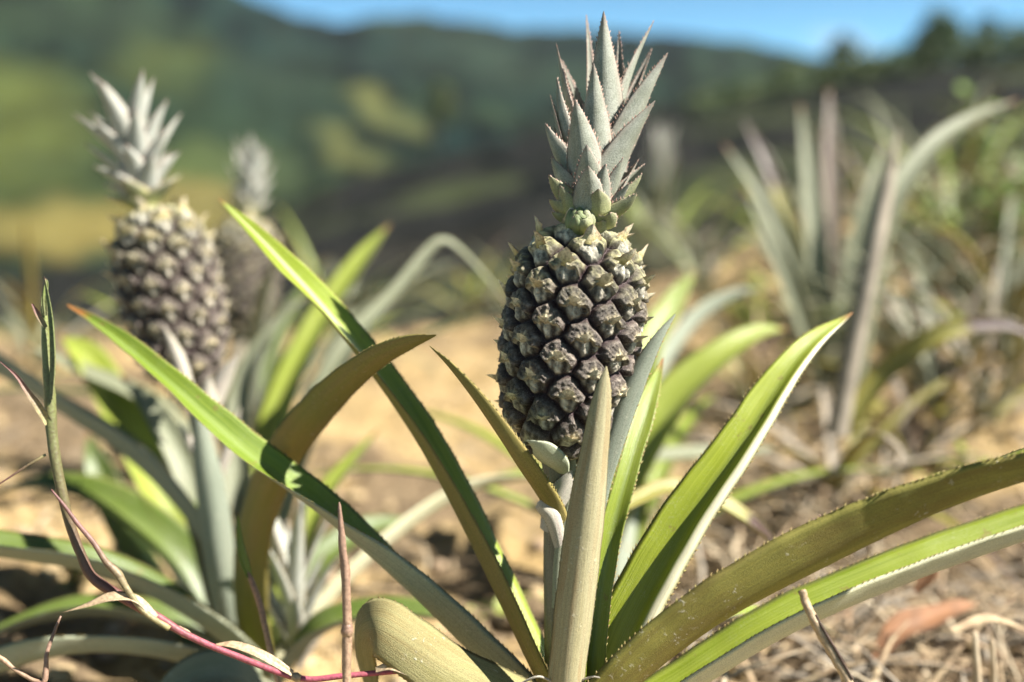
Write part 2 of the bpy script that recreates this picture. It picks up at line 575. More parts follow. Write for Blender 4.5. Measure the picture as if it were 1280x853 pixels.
    for i in range(NE):
        th = et[i]
        slope = max(-2, min(2, float(np.interp(ev[i], vs, np.gradient(rs, zs)))))
        n = Vector((math.cos(th), math.sin(th), -slope)).normalized()
        t = Vector((-math.sin(th), math.cos(th), 0))
        u = t.cross(n) * -1
        if u.z < 0: u = -u
        top = smooth(.6, .9, ev[i])
        c0 = Vector(E[i])
        nseg = 7; K = 5
        Lb = sp * (rr.uniform(.34, .52) + .28 * top)
        wb = sp * (rr.uniform(.26, .38) + .12 * top)
        twist = rr.uniform(-.5, .5)
        p = c0 + u * (-.13 * sp) + n * .0060
        el = rr.uniform(.55, .95) + .15 * top         # angle away from the surface
        side = t * rr.uniform(-.25, .25)
        b0 = len(verts)
        for j in range(nseg):
            f = j / (nseg - 1)
            dirv = (u * math.cos(el) + n * math.sin(el) + side).normalized()
            if j: p = p + dirv * (Lb / (nseg - 1))
            el += rr.uniform(-.12, .10) + .03
            nl = (n * math.cos(el) - u * math.sin(el))
            for k in range(K):
                s_ = -1 + 2 * k / (K - 1)
                w = wb * (1 - f) ** .8 * (1 + .25 * rr.uniform(-1, 1))
                q = p + t * (s_ * w) - nl * (abs(s_) * w * .55) + nl * twist * s_ * w * .3
                verts.append(list(q))
                tn = rr.random() * .35
                base = Vector((.26, .19, .10)).lerp(Vector((.74, .66, .48)), min(1, f * 1.2 + tn))
                base = base.lerp(Vector((.5, .42, .08)), .65 * top * (1 - f))
                base = base.lerp(Vector((.32, .11, .05)), (.5 * top if abs(s_) > .8 or f > .85 else 0))
                cols.append(list(base))
        for j in range(nseg - 1):
            for k in range(K - 1):
                a = b0 + j * K + k
                faces.append((a, a + 1, a + K + 1, a + K))
    me = bpy.data.meshes.new('fruit')
    me.from_pydata(verts, [], faces)
    ca = me.color_attributes.new('skin', 'FLOAT_COLOR', 'POINT')
    ca.data.foreach_set('color', [x for c in cols for x in (c[0], c[1], c[2], 1.0)])
    me.polygons.foreach_set('use_smooth', [True] * len(faces))
    m = NT('fruit_skin')
    geo = m.n('ShaderNodeTexCoord').outputs['Object']
    n3 = m.noise(geo, 2200.0, 4, .7)
    n4 = m.noise(geo, 520.0, 4, .6)
    col = m.attr('skin', 'Color')
    col = m.mix(m.math('MULTIPLY', m.ramp(n3, [(.52, 0), (.64, 1)]), .5), col, m.mix(.5, col, (.72, .66, .56)))
    col = m.mix(m.math('MULTIPLY', m.ramp(n4, [(.40, 1), (.52, 0)]), .6), col, m.mix(.72, col, (.012, .008, .008)))
    h = m.math('ADD', n3, m.math('MULTIPLY', n4, 1.2))
    me.materials.append(m.done(col, .58, m.bump(h, .0008, .8), .4))
    return me


FRUIT = fruit_mesh()


def add_fruit(parent, bottom, top, spin, squash=1.0):
    o = bpy.data.objects.new('fruit', FRUIT)
    C.objects.link(o)
    o.parent = parent
    b, t = Vector(bottom), Vector(top)
    ax = (t - b)
    q = Vector((0, 0, 1)).rotation_difference(ax.normalized())
    sc = ax.length / FH
    o.matrix_local = Matrix.Translation(b - wloc(parent)) @ q.to_matrix().to_4x4() @ Matrix.Rotation(spin, 4, 'Z') @ Matrix.Diagonal((sc * squash, sc * squash, sc, 1))
    return o


# ================================================================== MAIN PLANT
DM = .668
main = thing('pineapple_plant', 'sharp near pineapple plant bearing one dark ripe fruit with a tall silver crown', 'pineapple plant', W(715, 905, DM) * 1.0)
main.location.z = 0.0

add_fruit(main, W(694, 566, DM), W(732, 291, DM), R(40), 1.0)

# stalk under the fruit
mb = MB()
mb.tube([W(x, y, d) for x, y, d in ((697, 900, .672), (695, 800, .672), (693, 710, .671), (694, 650, .669), (698, 600, .668), (697, 556, .668))],
        [.0068, .0068, .0066, .0070, .0088, .012], 14, 0, 2, .12)
mb.build('fruit_stalk', M['stalk'], main)
# bracts that clasp the stalk and the fruit base
leaf(main, [(704, 592, .646, 16, (.2, .5, -.85), 20), (694, 581, .632, 36, (.2, .5, -.85), 24), (679, 566, .624, 36, (.2, .6, -.75), 24), (667, 557, .622, 22, (.2, .8, -.5), 22), (658, 551, .622, 3, (.2, .9, -.4), 20)],
     'bract_green', 'bract_green', name='bract', nseg=20, teeth=.0006)
leaf(main, [(684, 665, .660, 24, (0, .1, -1), 45), (692, 640, .655, 34, (0, .1, -1), 45), (704, 612, .653, 32, (.1, .1, -1), 40), (714, 588, .652, 3, (.1, .1, -1), 20)],
     'bract', 'bract', name='bract', nseg=18, teeth=.0006)
leaf(main, [(700, 690, .657, 18, (.4, .1, -1), 40), (690, 650, .652, 26, (.2, .1, -1), 40), (676, 632, .650, 18, (0, .1, -1), 30), (672, 628, .650, 3, (0, .1, -1), 20)],
     'bract', 'bract', name='bract', nseg=16, teeth=.0005)
leaf(main, [(752, 560, .652, 26, (-.3, .1, -1), 40), (764, 520, .650, 36, (-.2, .1, -1), 40), (768, 485, .652, 30, (-.1, .1, -1), 30), (764, 462, .655, 4, (0, .1, -1), 20)],
     'bract', 'bract', name='bract', nseg=16, teeth=.0006)
# green slip leaf beside the stalk
leaf(main, [(692, 760, .658, 16, (.7, .1, -.6), 40), (696, 690, .657, 20, (.7, .1, -.6), 40), (708, 630, .657, 20, (.7, .1, -.6), 40), (716, 565, .66, 10, (.7, .1, -.6), 40), (719, 540, .66, 2, (.7, .1, -.6), 30)],
     'up_green', 'lo_pale', nseg=30)

# ---- long leaves of the rosette (photo px, depth, width, facing of the upper side, fold)
leaf(main, [(700, 905, .672, 84, (.85, .45, .05), 40), (662, 830, .675, 92, (.85, .45, .05), 42), (600, 700, .69, 90, (.85, .42, .08), 46), (522, 550, .705, 80, (.8, .45, .2), 42), (430, 418, .725, 60, (.7, .5, .4), 36), (350, 326, .75, 36, (.45, .5, .75), 30), (300, 274, .775, 17, (.4, .5, .75), 30), (273, 248, .79, 1, (.4, .5, .75), 20)],
     'up_lit_stripe', 'lo_olive', nseg=90, wave=.0006)
leaf(main, [(690, 905, .68, 70, (.5, .7, -.4), 45), (600, 825, .69, 92, (.45, .7, -.4), 46), (500, 728, .70, 92, (.42, .75, -.25), 44), (400, 640, .705, 78, (.40, .8, .15), 40), (300, 560, .715, 56, (.3, .75, .5), 36), (215, 482, .73, 40, (.25, .75, .6), 45), (150, 428, .75, 32, (.2, .8, .6), 50), (112, 400, .765, 16, (.2, .8, .6), 50), (84, 382, .775, 3, (.2, .8, .6), 30)],
     'up_tip', 'lo_pale', nseg=90, wave=.0008)
leaf(main, [(715, 925, .655, 60, (0, -.4, -1), 30), (650, 884, .64, 90, (-.1, -.5, -.8), 28), (570, 842, .63, 84, (-.1, -.55, -.8), 26), (510, 802, .628, 80, (-.05, -.5, -.85), 26), (470, 780, .634, 74, (.35, -.45, -.8), 26), (450, 792, .655, 66, (.8, .1, -.5), 24), (450, 830, .685, 64, (.75, .5, -.2), 24), (465, 880, .705, 50, (.75, .5, -.1), 24)],
     'up_dark', 'lo_scurf', nseg=80, wave=.0005)
leaf(main, [(706, 915, .628, 66, (0, .05, -1), 54), (710, 840, .622, 68, (.02, .05, -1), 56), (724, 720, .617, 70, (.03, .03, -1), 56), (735, 630, .614, 64, (.05, 0, -1), 56), (746, 545, .614, 46, (.05, 0, -1), 54), (754, 490, .616, 24, (.05, 0, -1), 34), (758, 458, .618, 2, (.05, 0, -1), 25)],
     'up_green', 'lo_stripe', nseg=80, teeth=.0006, wave=.0004)
leaf(main, [(712, 905, .66, 30, (.2, .1, -1), 30), (722, 740, .655, 34, (.25, .1, -1), 30), (746, 620, .65, 30, (.3, .15, -.95), 30), (768, 540, .648, 34, (.4, .2, -.9), 28), (792, 478, .648, 31, (.45, .2, -.9), 28), (820, 426, .65, 16, (.5, .2, -.8), 25), (844, 393, .655, 2, (.5, .2, -.8), 20)],
     'up_dark', 'lo_grey', nseg=70)
leaf(main, [(734, 905, .650, 40, (.05, .45, .85), 34), (744, 800, .652, 40, (-.15, .45, .85), 44), (760, 690, .656, 37, (-.15, .45, .85), 46), (784, 590, .668, 31, (.05, .45, .85), 38), (808, 510, .69, 28, (.0, .45, .85), 36), (829, 448, .72, 2, (.0, .45, .85), 30)],
     'up_green', 'lo_grey', nseg=70)
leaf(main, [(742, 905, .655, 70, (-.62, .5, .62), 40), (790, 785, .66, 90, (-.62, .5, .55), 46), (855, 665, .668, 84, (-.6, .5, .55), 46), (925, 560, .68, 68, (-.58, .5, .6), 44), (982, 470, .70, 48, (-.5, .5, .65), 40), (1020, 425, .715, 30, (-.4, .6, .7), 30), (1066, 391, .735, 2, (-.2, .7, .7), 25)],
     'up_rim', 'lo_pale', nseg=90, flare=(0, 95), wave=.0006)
leaf(main, [(735, 925, .64, 90, (-.35, .8, -.45), 40), (790, 860, .632, 112, (-.35, .75, -.55), 40), (900, 775, .622, 128, (-.32, .75, -.6), 40), (1040, 700, .614, 136, (-.25, .78, -.62), 40), (1180, 636, .608, 136, (-.2, .85, -.36), 41), (1300, 594, .605, 132, (-.15, .95, -.14), 42), (1440, 550, .60, 84, (0, 1, -.1), 40), (1600, 560, .6, 50, (.1, 1, -.1), 36), (1720, 600, .6, 3, (.1, 1, -.1), 30)],
     'up_green', 'lo_brown', nseg=130, wave=.0006)
leaf(main, [(745, 925, .67, 70, (-.25, .95, 0), 46), (850, 872, .675, 104, (-.25, .95, 0), 50), (980, 794, .68, 110, (-.22, .95, 0), 50), (1130, 728, .69, 108, (-.2, .95, 0), 50), (1290, 670, .70, 102, (-.15, .95, .02), 48), (1420, 625, .71, 60, (0, 1, .2), 40), (1560, 640, .72, 3, (.1, 1, .2), 30)],
     'up_green', 'lo_cream', nseg=100, wave=.0006)
leaf(main, [(704, 690, .660, 26, (.5, .55, -.6), 40), (688, 640, .655, 40, (.5, .6, -.62), 40), (650, 580, .632, 40, (.5, .65, -.6), 38), (600, 507, .630, 32, (.5, .7, -.5), 36), (563, 460, .636, 18, (.5, .7, -.4), 34), (537, 433, .642, 2, (.5, .7, -.4), 25)],
     'up_dark', 'lo_olive', nseg=60, teeth=.0010)
# lower leaves of the rosette, mostly below the frame or behind
for az, el0, ln, wd, droop in ((35, 20, .26, .03, 1.0),):
    pts = []
    p = Vector(main.location) + Vector((0, .02, .02)); e = R(el0)
    out = Vector((math.cos(R(az)), math.sin(R(az)), 0))
    for j in range(7):
        f = j / 6
        n = out * -math.sin(e) + Vector((0, 0, 1)) * math.cos(e)
        pts.append((p.x, p.y, p.z, wd * (1 - f ** 2.2) + .001, n.x, n.y, n.z, 38))
        p = p + (out * math.cos(e) + Vector((0, 0, 1)) * math.sin(e)) * ln / 6
        e -= droop / 6
    leaf(main, pts, 'up_green', 'lo_pale', world=True, nseg=50)
# pale root hairs / fibres at the base
mb = MB()
for (a, b, c) in (((648, 856), (672, 846), (690, 852)), ((722, 852), (746, 846), (768, 858))):
    A = catmull([(*W(*a, .63), 0), (*W(*b, .625), 0), (*W(*c, .63), 0)], 10)
    mb.tube([x[:3] for x in A], [.0007] * 10, 6)
mb.build('fibre', M['bract'], main)

# ---- crown
crown = MB()
crown.tube([W(733, 298, DM), W(739, 270, DM), W(745, 220, DM), W(750, 150, DM)], [.0115, .0125, .009, .003], 12)
crown = crown.build('crown', M['crown_green'], main)


def cleaf(bx, by, tx, ty, w, ddb, ddt, nb, fold=52, mat='crown', bend=0, inner='crown_in'):
    """crown leaf from base px to tip px; ddb/ddt depth offsets (- = nearer)"""
    w *= 1.14
    mx, my = (bx + tx) / 2 + bend, (by + ty) / 2
    qx, qy = bx * .25 + tx * .75 + bend * .8, by * .25 + ty * .75
    d = lambda f: DM + ddb + (ddt - ddb) * f
    leaf(crown, [(bx, by, d(0), w * 1.0, nb, fold), (bx * .75 + mx * .25 + bend * .2, by * .75 + my * .25, d(.2), w * 1.05, nb, fold), (mx, my, d(.5), w * .80, nb, fold), (qx, qy, d(.75), w * .45, nb, fold), (tx, ty, d(1), 1, nb, fold * .7)],
         inner, mat, 'tooth_brown', 'crown_leaf', nseg=34, K=11, thick=.0013, teeth=.0017, pitch=.0024)


FWD = (0, .25, -1)
# back row first, then towards the viewer
for a in ((735, 190, 733, 18, 20, .012, .030, (.5, .2, .8)), (772, 190, 774, 38, 22, .014, .026, (-.3, .2, .9)),
          (757, 200, 815, 60, 26, .016, .040, (-.6, .3, .7)), (738, 205, 702, 75, 26, .016, .038, (.6, .3, .7)),
          (750, 200, 760, 45, 34, .012, .03, (0, .2, 1)), (728, 230, 690, 140, 24, .016, .04, (.6, .3, .6)), (765, 230, 806, 150, 24, .016, .04, (-.6, .3, .6))):
    cleaf(*a, mat='crown', bend=2)
cleaf(763, 215, 818, 25, 34, .004, .012, (-.85, .35, -.25), 42, bend=-9)
cleaf(727, 215, 695, 54, 36, .004, .010, (.9, .3, .15), 42, bend=-2)
cleaf(757, 215, 754.6, 14, 56, -.002, -.006, (.12, .1, -1), 42)
cleaf(757, 232, 835, 66, 44, -.006, -.004, (-.45, .35, -.85), 34, bend=-4)
cleaf(718, 222, 696, 96, 34, -.002, .0, (.85, .2, -.45), 42, bend=-5)
cleaf(746, 232, 742, 79, 48, -.010, -.017, (.1, .15, -1), 42)
cleaf(752, 240, 819, 126, 42, -.012, -.014, (-.4, .4, -.85), 34, bend=-3)
cleaf(757, 245, 794, 166, 34, -.010, -.010, (-.5, .3, -.8), 34)
cleaf(735, 246, 719, 124, 56, -.014, -.024, (.2, .2, -1), 44)
cleaf(722, 240, 681, 154, 44, -.006, -.006, (.75, .35, -.55), 40, bend=-4)
cleaf(717, 250, 689, 196, 34, -.008, -.012, (.7, .35, -.7), 38, bend=-3)
cleaf(738, 255, 733, 181, 46, -.018, -.030, (.15, .2, -1), 42)
cleaf(764, 250, 793, 180, 22, -.006, -.006, (-.8, .3, -.5), 40)
cleaf(760, 255, 779, 197, 24, -.012, -.018, (-.6, .3, -.8), 40)
cleaf(748, 262, 757, 205, 34, -.018, -.028, (-.2, .2, -1), 38)
cleaf(736, 266, 735, 207, 46, -.020, -.034, (.1, .2, -1), 42)
cleaf(716, 262, 686, 219, 34, -.010, -.018, (.55, .45, -.75), 38, bend=-3, mat='crown_green')
cleaf(766, 266, 803, 217, 24, -.010, -.012, (-.6, .5, -.6), 38, bend=4, mat='crown_green')
cleaf(760, 276, 796, 241, 30, -.014, -.022, (-.5, .6, -.7), 36, bend=5, mat='crown_green')
cleaf(748, 272, 748, 236, 40, -.019, -.030, (-.1, .3, -1), 36, mat='crown_green')
cleaf(716, 272, 687, 249, 30, -.010, -.018, (.5, .6, -.7), 36, bend=-4, mat='crown_green')
cleaf(712, 280, 690, 265, 22, -.008, -.012, (.5, .6, -.6), 36, bend=-3, mat='crown_green')
cleaf(752, 286, 762, 266, 34, -.016, -.026, (-.3, .5, -1), 34, bend=4, mat='crown_green')
cleaf(742, 294, 752, 276, 30, -.014, -.024, (-.1, .6, -1), 34, bend=3, mat='crown_green')
cleaf(712, 268, 700, 232, 26, -.014, -.022, (.4, .3, -.8), 36, mat='crown_green')
cleaf(770, 240, 806, 205, 18, .004, .006, (-.8, .4, .1), 40)
cleaf(768, 262, 788, 228, 20, -.012, -.020, (-.6, .4, -.7), 38)
# rear short scales so the crown is whole from the side
for k in range(12):
    a = R(20 + k * 13)
    b0 = W(738, 275 - (k % 3) * 14, DM)
    out = Vector((math.cos(a), math.sin(a), 0))
    pts = []
    for j in range(5):
        f = j / 4
        p = b0 + out * (.010 + .018 * f) + Vector((0.003, 0, .036 + .012 * (k % 3))) * f
        n = (Vector((0, 0, 1)) * .5 - out)
        pts.append((p.x, p.y, p.z, .014 * (1 - f ** 1.8) + .0005, n.x, n.y, n.z, 36))
    leaf(crown, pts, 'crown_in', 'crown', 'tooth_brown', 'crown_leaf', world=True, nseg=20, K=9, teeth=.0011, pitch=.0025)
# little green bud low in the crown
mb = MB()
bc = W(727, 280, DM - .018)
pts = [bc + D((-.1, 1, .3)) * h for h in (-.007, -.004, 0, .004, .007, .010)]
mb.tube(pts, [.003, .0046, .0052, .0044, .003, .0008], 16, 0, 3, .1)
mb.build('bud', M['bud'], crown)
for k, (dx, ty, dd) in enumerate(((-15, 268, .004), (14, 266, .003), (-9, 260, .001), (8, 258, .0), (-1, 264, -.003), (-5, 276, -.004), (6, 278, -.005))):
    leaf(crown, [(727 + dx * .7, 294, DM - .017 + dd, 17, (-dx * .03, .0, -1), 40), (727 + dx, 284, DM - .024 + dd, 23, (-dx * .03, .0, -1), 44), (727 + dx * .9, 274 - (6 if ty < 270 else 0), DM - .025 + dd, 17, (-dx * .03, .1, -1), 44), (727 + dx * .5 + 2, ty, DM - .023 + dd, 1.5, (-dx * .02, .2, -1), 30)],
         'bud', ('bud', 'crown_green', 'bud', 'crown_green', 'bud', 'bud', 'crown_green')[k], 'tooth_brown', 'bud_scale', nseg=16, K=9, teeth=.0008, pitch=.002)


# ================================================================== generic pieces
def rosette_leaf(parent, base, az, el0, ln, wd, droop, up, lo, teeth=.0014, fold=36, nseg=34, name='leaf', kink=None, K=9, tooth='tooth'):
    pts = []
    p = Vector(base); e = el0
    out = Vector((math.cos(az), math.sin(az), 0))
    side = Vector((-math.sin(az), math.cos(az), 0)) * rnd.uniform(-.12, .12)
    n_ = 8
    for j in range(n_ + 1):
        f = j / n_
        n = out * -math.sin(e) + Vector((0, 0, 1)) * math.cos(e)
        pts.append((p.x, p.y, p.z, wd * (.75 + .5 * f - 1.25 * f ** 2.2) + .0008, n.x, n.y, n.z, fold))
        p = p + ((out + side) * math.cos(e) + Vector((0, 0, 1)) * math.sin(e)) * ln / n_
        e -= droop / n_ * (.5 + f)
        if kink and j == kink: e -= 1.0
    return leaf(parent, pts, up, lo, tooth, name=name, world=True, nseg=nseg, K=K, teeth=teeth, pitch=.005)


def crown_proc(parent, base, axis, height, n, spread, mat='crown_white', wmul=1.0):
    """a whole crown of n leaves around an axis"""
    base = Vector(base); axis = Vector(axis).normalized()
    x = axis.cross(Vector((0, 1, 0))).normalized(); y = axis.cross(x)
    mb = MB()
    mb.tube([base - axis * .006, base + axis * height * .1, base + axis * height * .45], [.011, .012, .004], 10)
    cr = mb.build('crown', M['crown_green'], parent)
    for i in range(n):
        f = i / (n - 1)
        a = i * 2.39996 + .4
        out = x * math.cos(a) + y * math.sin(a)
        sp = spread * (1.25 - .95 * f) * rnd.uniform(.8, 1.15)
        ln = height * (.30 + .55 * min(1, f * 1.3)) * rnd.uniform(.85, 1.12)
        b = base + axis * (height * .42 * f) + out * .009 * (1 - .8 * f)
        pts = []
        p = b; e = sp
        for j in range(6):
            g = j / 5
            dr = axis * math.cos(e) + out * math.sin(e)
            nn = axis * math.sin(e) - out * math.cos(e)
            pts.append((p.x, p.y, p.z, wmul * .0165 * (1 - g ** 2) + .0005, nn.x, nn.y, nn.z, 36))
            p = p + dr * ln / 5
            e += .05
        leaf(cr, pts, mat, mat if f > .15 else 'crown_green', 'tooth_brown', 'crown_leaf', world=True, nseg=18, K=7, teeth=.0014, pitch=.003)
    return cr


# ================================================================== SECOND PLANT (left)
D2 = .96
p2 = thing('pineapple_plant', 'blurred pineapple plant on the left with grey fruit and splayed white crown', 'pineapple plant', W(285, 800, D2))
p2.location.z = -.085
add_fruit(p2, W(238, 480, D2), W(192, 266, D2), R(200), .92)
crown_proc(p2, W(184, 262, D2), W(152, 90, D2) - W(186, 268, D2), .091, 32, .72, wmul=1.6)
mb = MB()
mb.tube([W(x, y, D2) for x, y in ((285, 830), (278, 700), (262, 580), (244, 500), (236, 470))], [.009, .009, .009, .010, .014], 12, 0, 1, .1)
mb.build('fruit_stalk', M['stalk'], p2)
for (a, b, c, w, dd) in (((238, 500), (222, 450), (205, 408), 34, -.045), ((262, 520), (275, 480), (300, 440), 44, -.04), ((240, 520), (225, 490), (212, 450), 28, -.03),
                    ((262, 540), (258, 500), (262, 470), 46, -.045), ((262, 590), (240, 560), (225, 530), 26, -.02), ((270, 600), (285, 560), (300, 510), 28, -.02)):
    leaf(p2, [(*a, D2 + dd, w * .5, (0, .1, -1), 35), (*b, D2 + dd, w * .62, (0, .1, -1), 35), (*c, D2 + dd, 2, (0, .1, -1), 20)], 'bract', 'bract', name='bract', nseg=14, K=7)
# long leaves
leaf(p2, [(318, 850, .92, 60, (.5, .1, -.85), 26), (305, 750, .88, 66, (.5, .1, -.85), 26), (314, 660, .84, 58, (.45, .15, -.88), 26), (348, 577, .78, 52, (.3, .35, -.88), 24), (402, 507, .72, 47, (.12, .5, -.85), 24), (462, 455, .685, 37, (0, .55, -.82), 22), (510, 430, .668, 24, (0, .6, -.8), 20), (545, 419, .658, 2, (0, .6, -.8), 15)],
     'up_green', 'lo_olive', nseg=80, wave=.0006, teeth=.0009)
leaf(p2, [(310, 850, .95, 70, (.3, .7, -.5), 40), (270, 710, .96, 92, (.3, .8, -.25), 42), (190, 600, .98, 94, (.3, .8, -.25), 42), (90, 525, 1.0, 86, (.3, .8, -.2), 40), (-30, 455, 1.03, 70, (.2, .8, -.4), 40), (-140, 420, 1.05, 40, (.1, 1, .2), 40), (-200, 420, 1.06, 3, (.1, 1, .2), 30)], 'up_dark', 'lo_grey', nseg=60)
leaf(p2, [(330, 850, .90, 70, (.08, .95, .03), 40), (240, 775, .86, 92, (.08, .95, .03), 42), (130, 720, .83, 96, (.08, .95, .03), 42), (20, 698, .81, 92, (.08, .95, .03), 42), (-120, 680, .80, 70, (0, 1, .2), 40), (-260, 700, .80, 3, (0, 1, .2), 30)], 'up_dark', 'lo_pale', nseg=60)
leaf(p2, [(330, 870, .86, 50, (0, .8, -.35), 36), (230, 828, .82, 66, (0, .8, -.35), 38), (110, 815, .80, 66, (0, .8, -.35), 38), (-10, 840, .79, 58, (-.1, .7, -.6), 38), (-120, 900, .78, 3, (-.2, .9, .4), 30)], 'up_grey', 'lo_pale', nseg=50)
leaf(p2, [(330, 860, .80, 80, (0, .9, .5), 28), (290, 845, .78, 76, (0, .9, .5), 28), (240, 850, .77, 66, (0, .9, .5), 28), (180, 880, .76, 3, (0, .9, .5), 28)], 'up_grey', 'lo_pale', nseg=30)
leaf(p2, [(300, 850, 1.0, 40, (.2, .3, .9), 35), (270, 700, 1.0, 52, (.2, .3, .9), 35), (235, 590, 1.0, 46, (.25, .3, .9), 35), (190, 510, 1.02, 30, (.3, .3, .9), 30), (150, 470, 1.04, 2, (.3, .3, .9), 30)], 'up_grey', 'lo_grey', nseg=40)
leaf(p2, [(300, 850, .93, 40, (0, .1, -1), 35), (275, 720, .90, 46, (0, .1, -1), 35), (262, 620, .89, 44, (0, .1, -1), 35), (250, 540, .89, 24, (0, .1, -1), 30), (244, 500, .89, 2, (0, .1, -1), 30)], 'up_grey', 'lo_grey', nseg=40)
leaf(p2, [(300, 850, 1.02, 50, (.3, .7, .6), 35), (230, 680, 1.05, 60, (.3, .7, .6), 35), (160, 540, 1.1, 58, (.3, .7, .6), 35), (110, 450, 1.14, 46, (.3, .7, .6), 35), (75, 420, 1.16, 3, (.3, .7, .6), 30)], 'up_yellow', 'lo_pale', nseg=40)
leaf(p2, [(320, 850, 1.03, 40, (.2, .8, .5), 35), (250, 600, 1.08, 44, (.2, .9, .4), 35), (190, 510, 1.1, 40, (.2, .9, .4), 35), (100, 465, 1.12, 30, (.2, .9, .4), 35), (30, 430, 1.14, 3, (.2, .9, .4), 30)], 'up_grey', 'lo_grey', nseg=40)
leaf(p2, [(300, 850, 1.05, 60, (-.5, .5, .7), 38), (325, 650, 1.12, 66, (-.5, .5, .7), 38), (360, 500, 1.18, 62, (-.5, .5, .7), 38), (410, 395, 1.24, 54, (-.45, .5, .7), 36), (455, 325, 1.28, 38, (-.4, .5, .7), 34), (488, 280, 1.31, 3, (-.4, .5, .7), 30)], 'up_yellow', 'lo_pale', nseg=50)
leaf(p2, [(310, 850, 1.0, 50, (-.4, .6, .7), 36), (360, 620, 1.05, 54, (-.4, .6, .7), 36), (430, 450, 1.10, 48, (-.4, .6, .7), 36), (500, 365, 1.15, 34, (-.4, .7, .6), 36), (536, 318, 1.18, 24, (-.3, .75, .6), 36), (553, 303, 1.19, 18, (-.1, .8, .6), 36), (572, 312, 1.2, 15, (.3, .8, .6), 36), (600, 340, 1.22, 12, (.3, .8, .6), 36), (640, 385, 1.25, 2, (.3, .8, .6), 30)], 'up_grey', 'lo_grey', nseg=50)
leaf(p2, [(315, 850, .98, 40, (-.5, .5, .7), 36), (370, 720, 1.02, 44, (-.5, .5, .7), 36), (410, 620, 1.06, 40, (-.5, .5, .7), 36), (475, 535, 1.1, 3, (-.5, .5, .7), 30)], 'up_yellow', 'lo_pale', nseg=40)
leaf(p2, [(330, 860, .95, 50, (-.3, .85, -.25), 40), (430, 735, .98, 62, (-.3, .85, -.25), 40), (520, 655, 1.02, 62, (-.25, .85, -.25), 40), (600, 612, 1.05, 54, (-.2, .9, -.2), 38), (690, 596, 1.08, 30, (0, .9, .4), 36), (740, 610, 1.1, 3, (.1, .9, .4), 30)], 'up_green', 'lo_cream', nseg=50)
leaf(p2, [(320, 860, 1.02, 40, (-.2, .8, .5), 34), (300, 600, 1.1, 44, (-.2, .8, .5), 34), (310, 470, 1.15, 38, (-.4, .7, .5), 34), (355, 398, 1.18, 26, (-.5, .6, .5), 34), (385, 370, 1.2, 3, (-.5, .6, .5), 30)], 'up_grey', 'lo_grey', nseg=40)
leaf(p2, [(310, 860, 1.02, 36, (.1, .4, .9), 34), (200, 740, 1.1, 42, (.1, .4, .9), 34), (130, 600, 1.15, 42, (.1, .4, .9), 34), (110, 540, 1.16, 3, (.1, .4, .9), 30)], 'up_dark', 'lo_grey', nseg=40)
leaf(p2, [(330, 870, .95, 50, (.1, .9, .2), 40), (250, 800, .93, 70, (.1, .9, .1), 42), (150, 770, .92, 72, (.1, .95, .05), 42), (60, 775, .91, 64, (0, .95, .05), 42), (-60, 810, .90, 3, (0, .95, .1), 30)], 'up_dark', 'lo_grey', nseg=50)
leaf(p2, [(340, 880, .90, 60, (-.2, .9, .2), 40), (390, 800, .88, 70, (-.2, .9, .2), 40), (470, 770, .88, 60, (-.1, .95, .2), 40), (560, 775, .88, 40, (0, .95, .2), 40), (620, 800, .88, 3, (0, .95, .2), 30)], 'up_dark', 'lo_grey', nseg=50)
leaf(p2, [(300, 880, 1.0, 60, (.3, .7, .4), 40), (235, 720, 1.02, 72, (.3, .7, .4), 40), (150, 640, 1.04, 68, (.25, .8, .4), 40), (60, 610, 1.06, 50, (.1, .9, .3), 40), (-20, 620, 1.08, 3, (0, .9, .3), 30)], 'up_dark', 'lo_grey', nseg=50)
leaf(p2, [(320, 880, 1.0, 60, (-.3, .7, .5), 40), (380, 740, 1.05, 66, (-.3, .7, .5), 40), (455, 670, 1.1, 56, (-.2, .8, .5), 40), (530, 650, 1.14, 3, (-.1, .9, .4), 30)], 'up_dark', 'lo_grey', nseg=40)
mb = MB()    # dry crumpled fragment on the arching leaf
for k in range(5):
    a = W(345 + rnd.uniform(-12, 14), 570 + rnd.uniform(-8, 8), .765)
    leaf_into(mb, [(*a, .005, 0, .2, -1, 40), (*(a + Vector((rnd.uniform(-.005, .006), -.003, rnd.uniform(-.004, .005)))), .006, .3, .2, -1, 60), (*(a + Vector((rnd.uniform(-.008, .009), -.004, rnd.uniform(-.007, .005)))), .001, 0, .2, -1, 30)], nseg=8, K=5, teeth=0)
tag(mb.build('dead_leaf', [M['drygrey'], M['straw'], M['straw']]), 'crumpled grey flake stuck on the olive arching leaf left of centre', 'dead leaf')

# pale young shoot at the foot of the second plant
sk = thing('pineapple_shoot', 'small pale shoot of whitish leaves beside the foot of the left plant', 'pineapple shoot', W(368, 830, .93))
sk.location.z = -.08
for k in range(13):
    a = k * 2.4
    b = W(368 + rnd.uniform(-10, 10), 835 - k * 6, .93)
    rosette_leaf(sk, b, a, R(58 + k * 2), .075 + .004 * k, .020, .3, 'crown_white', 'crown_white' if k % 3 else 'bract', name='leaf', nseg=18, K=7)

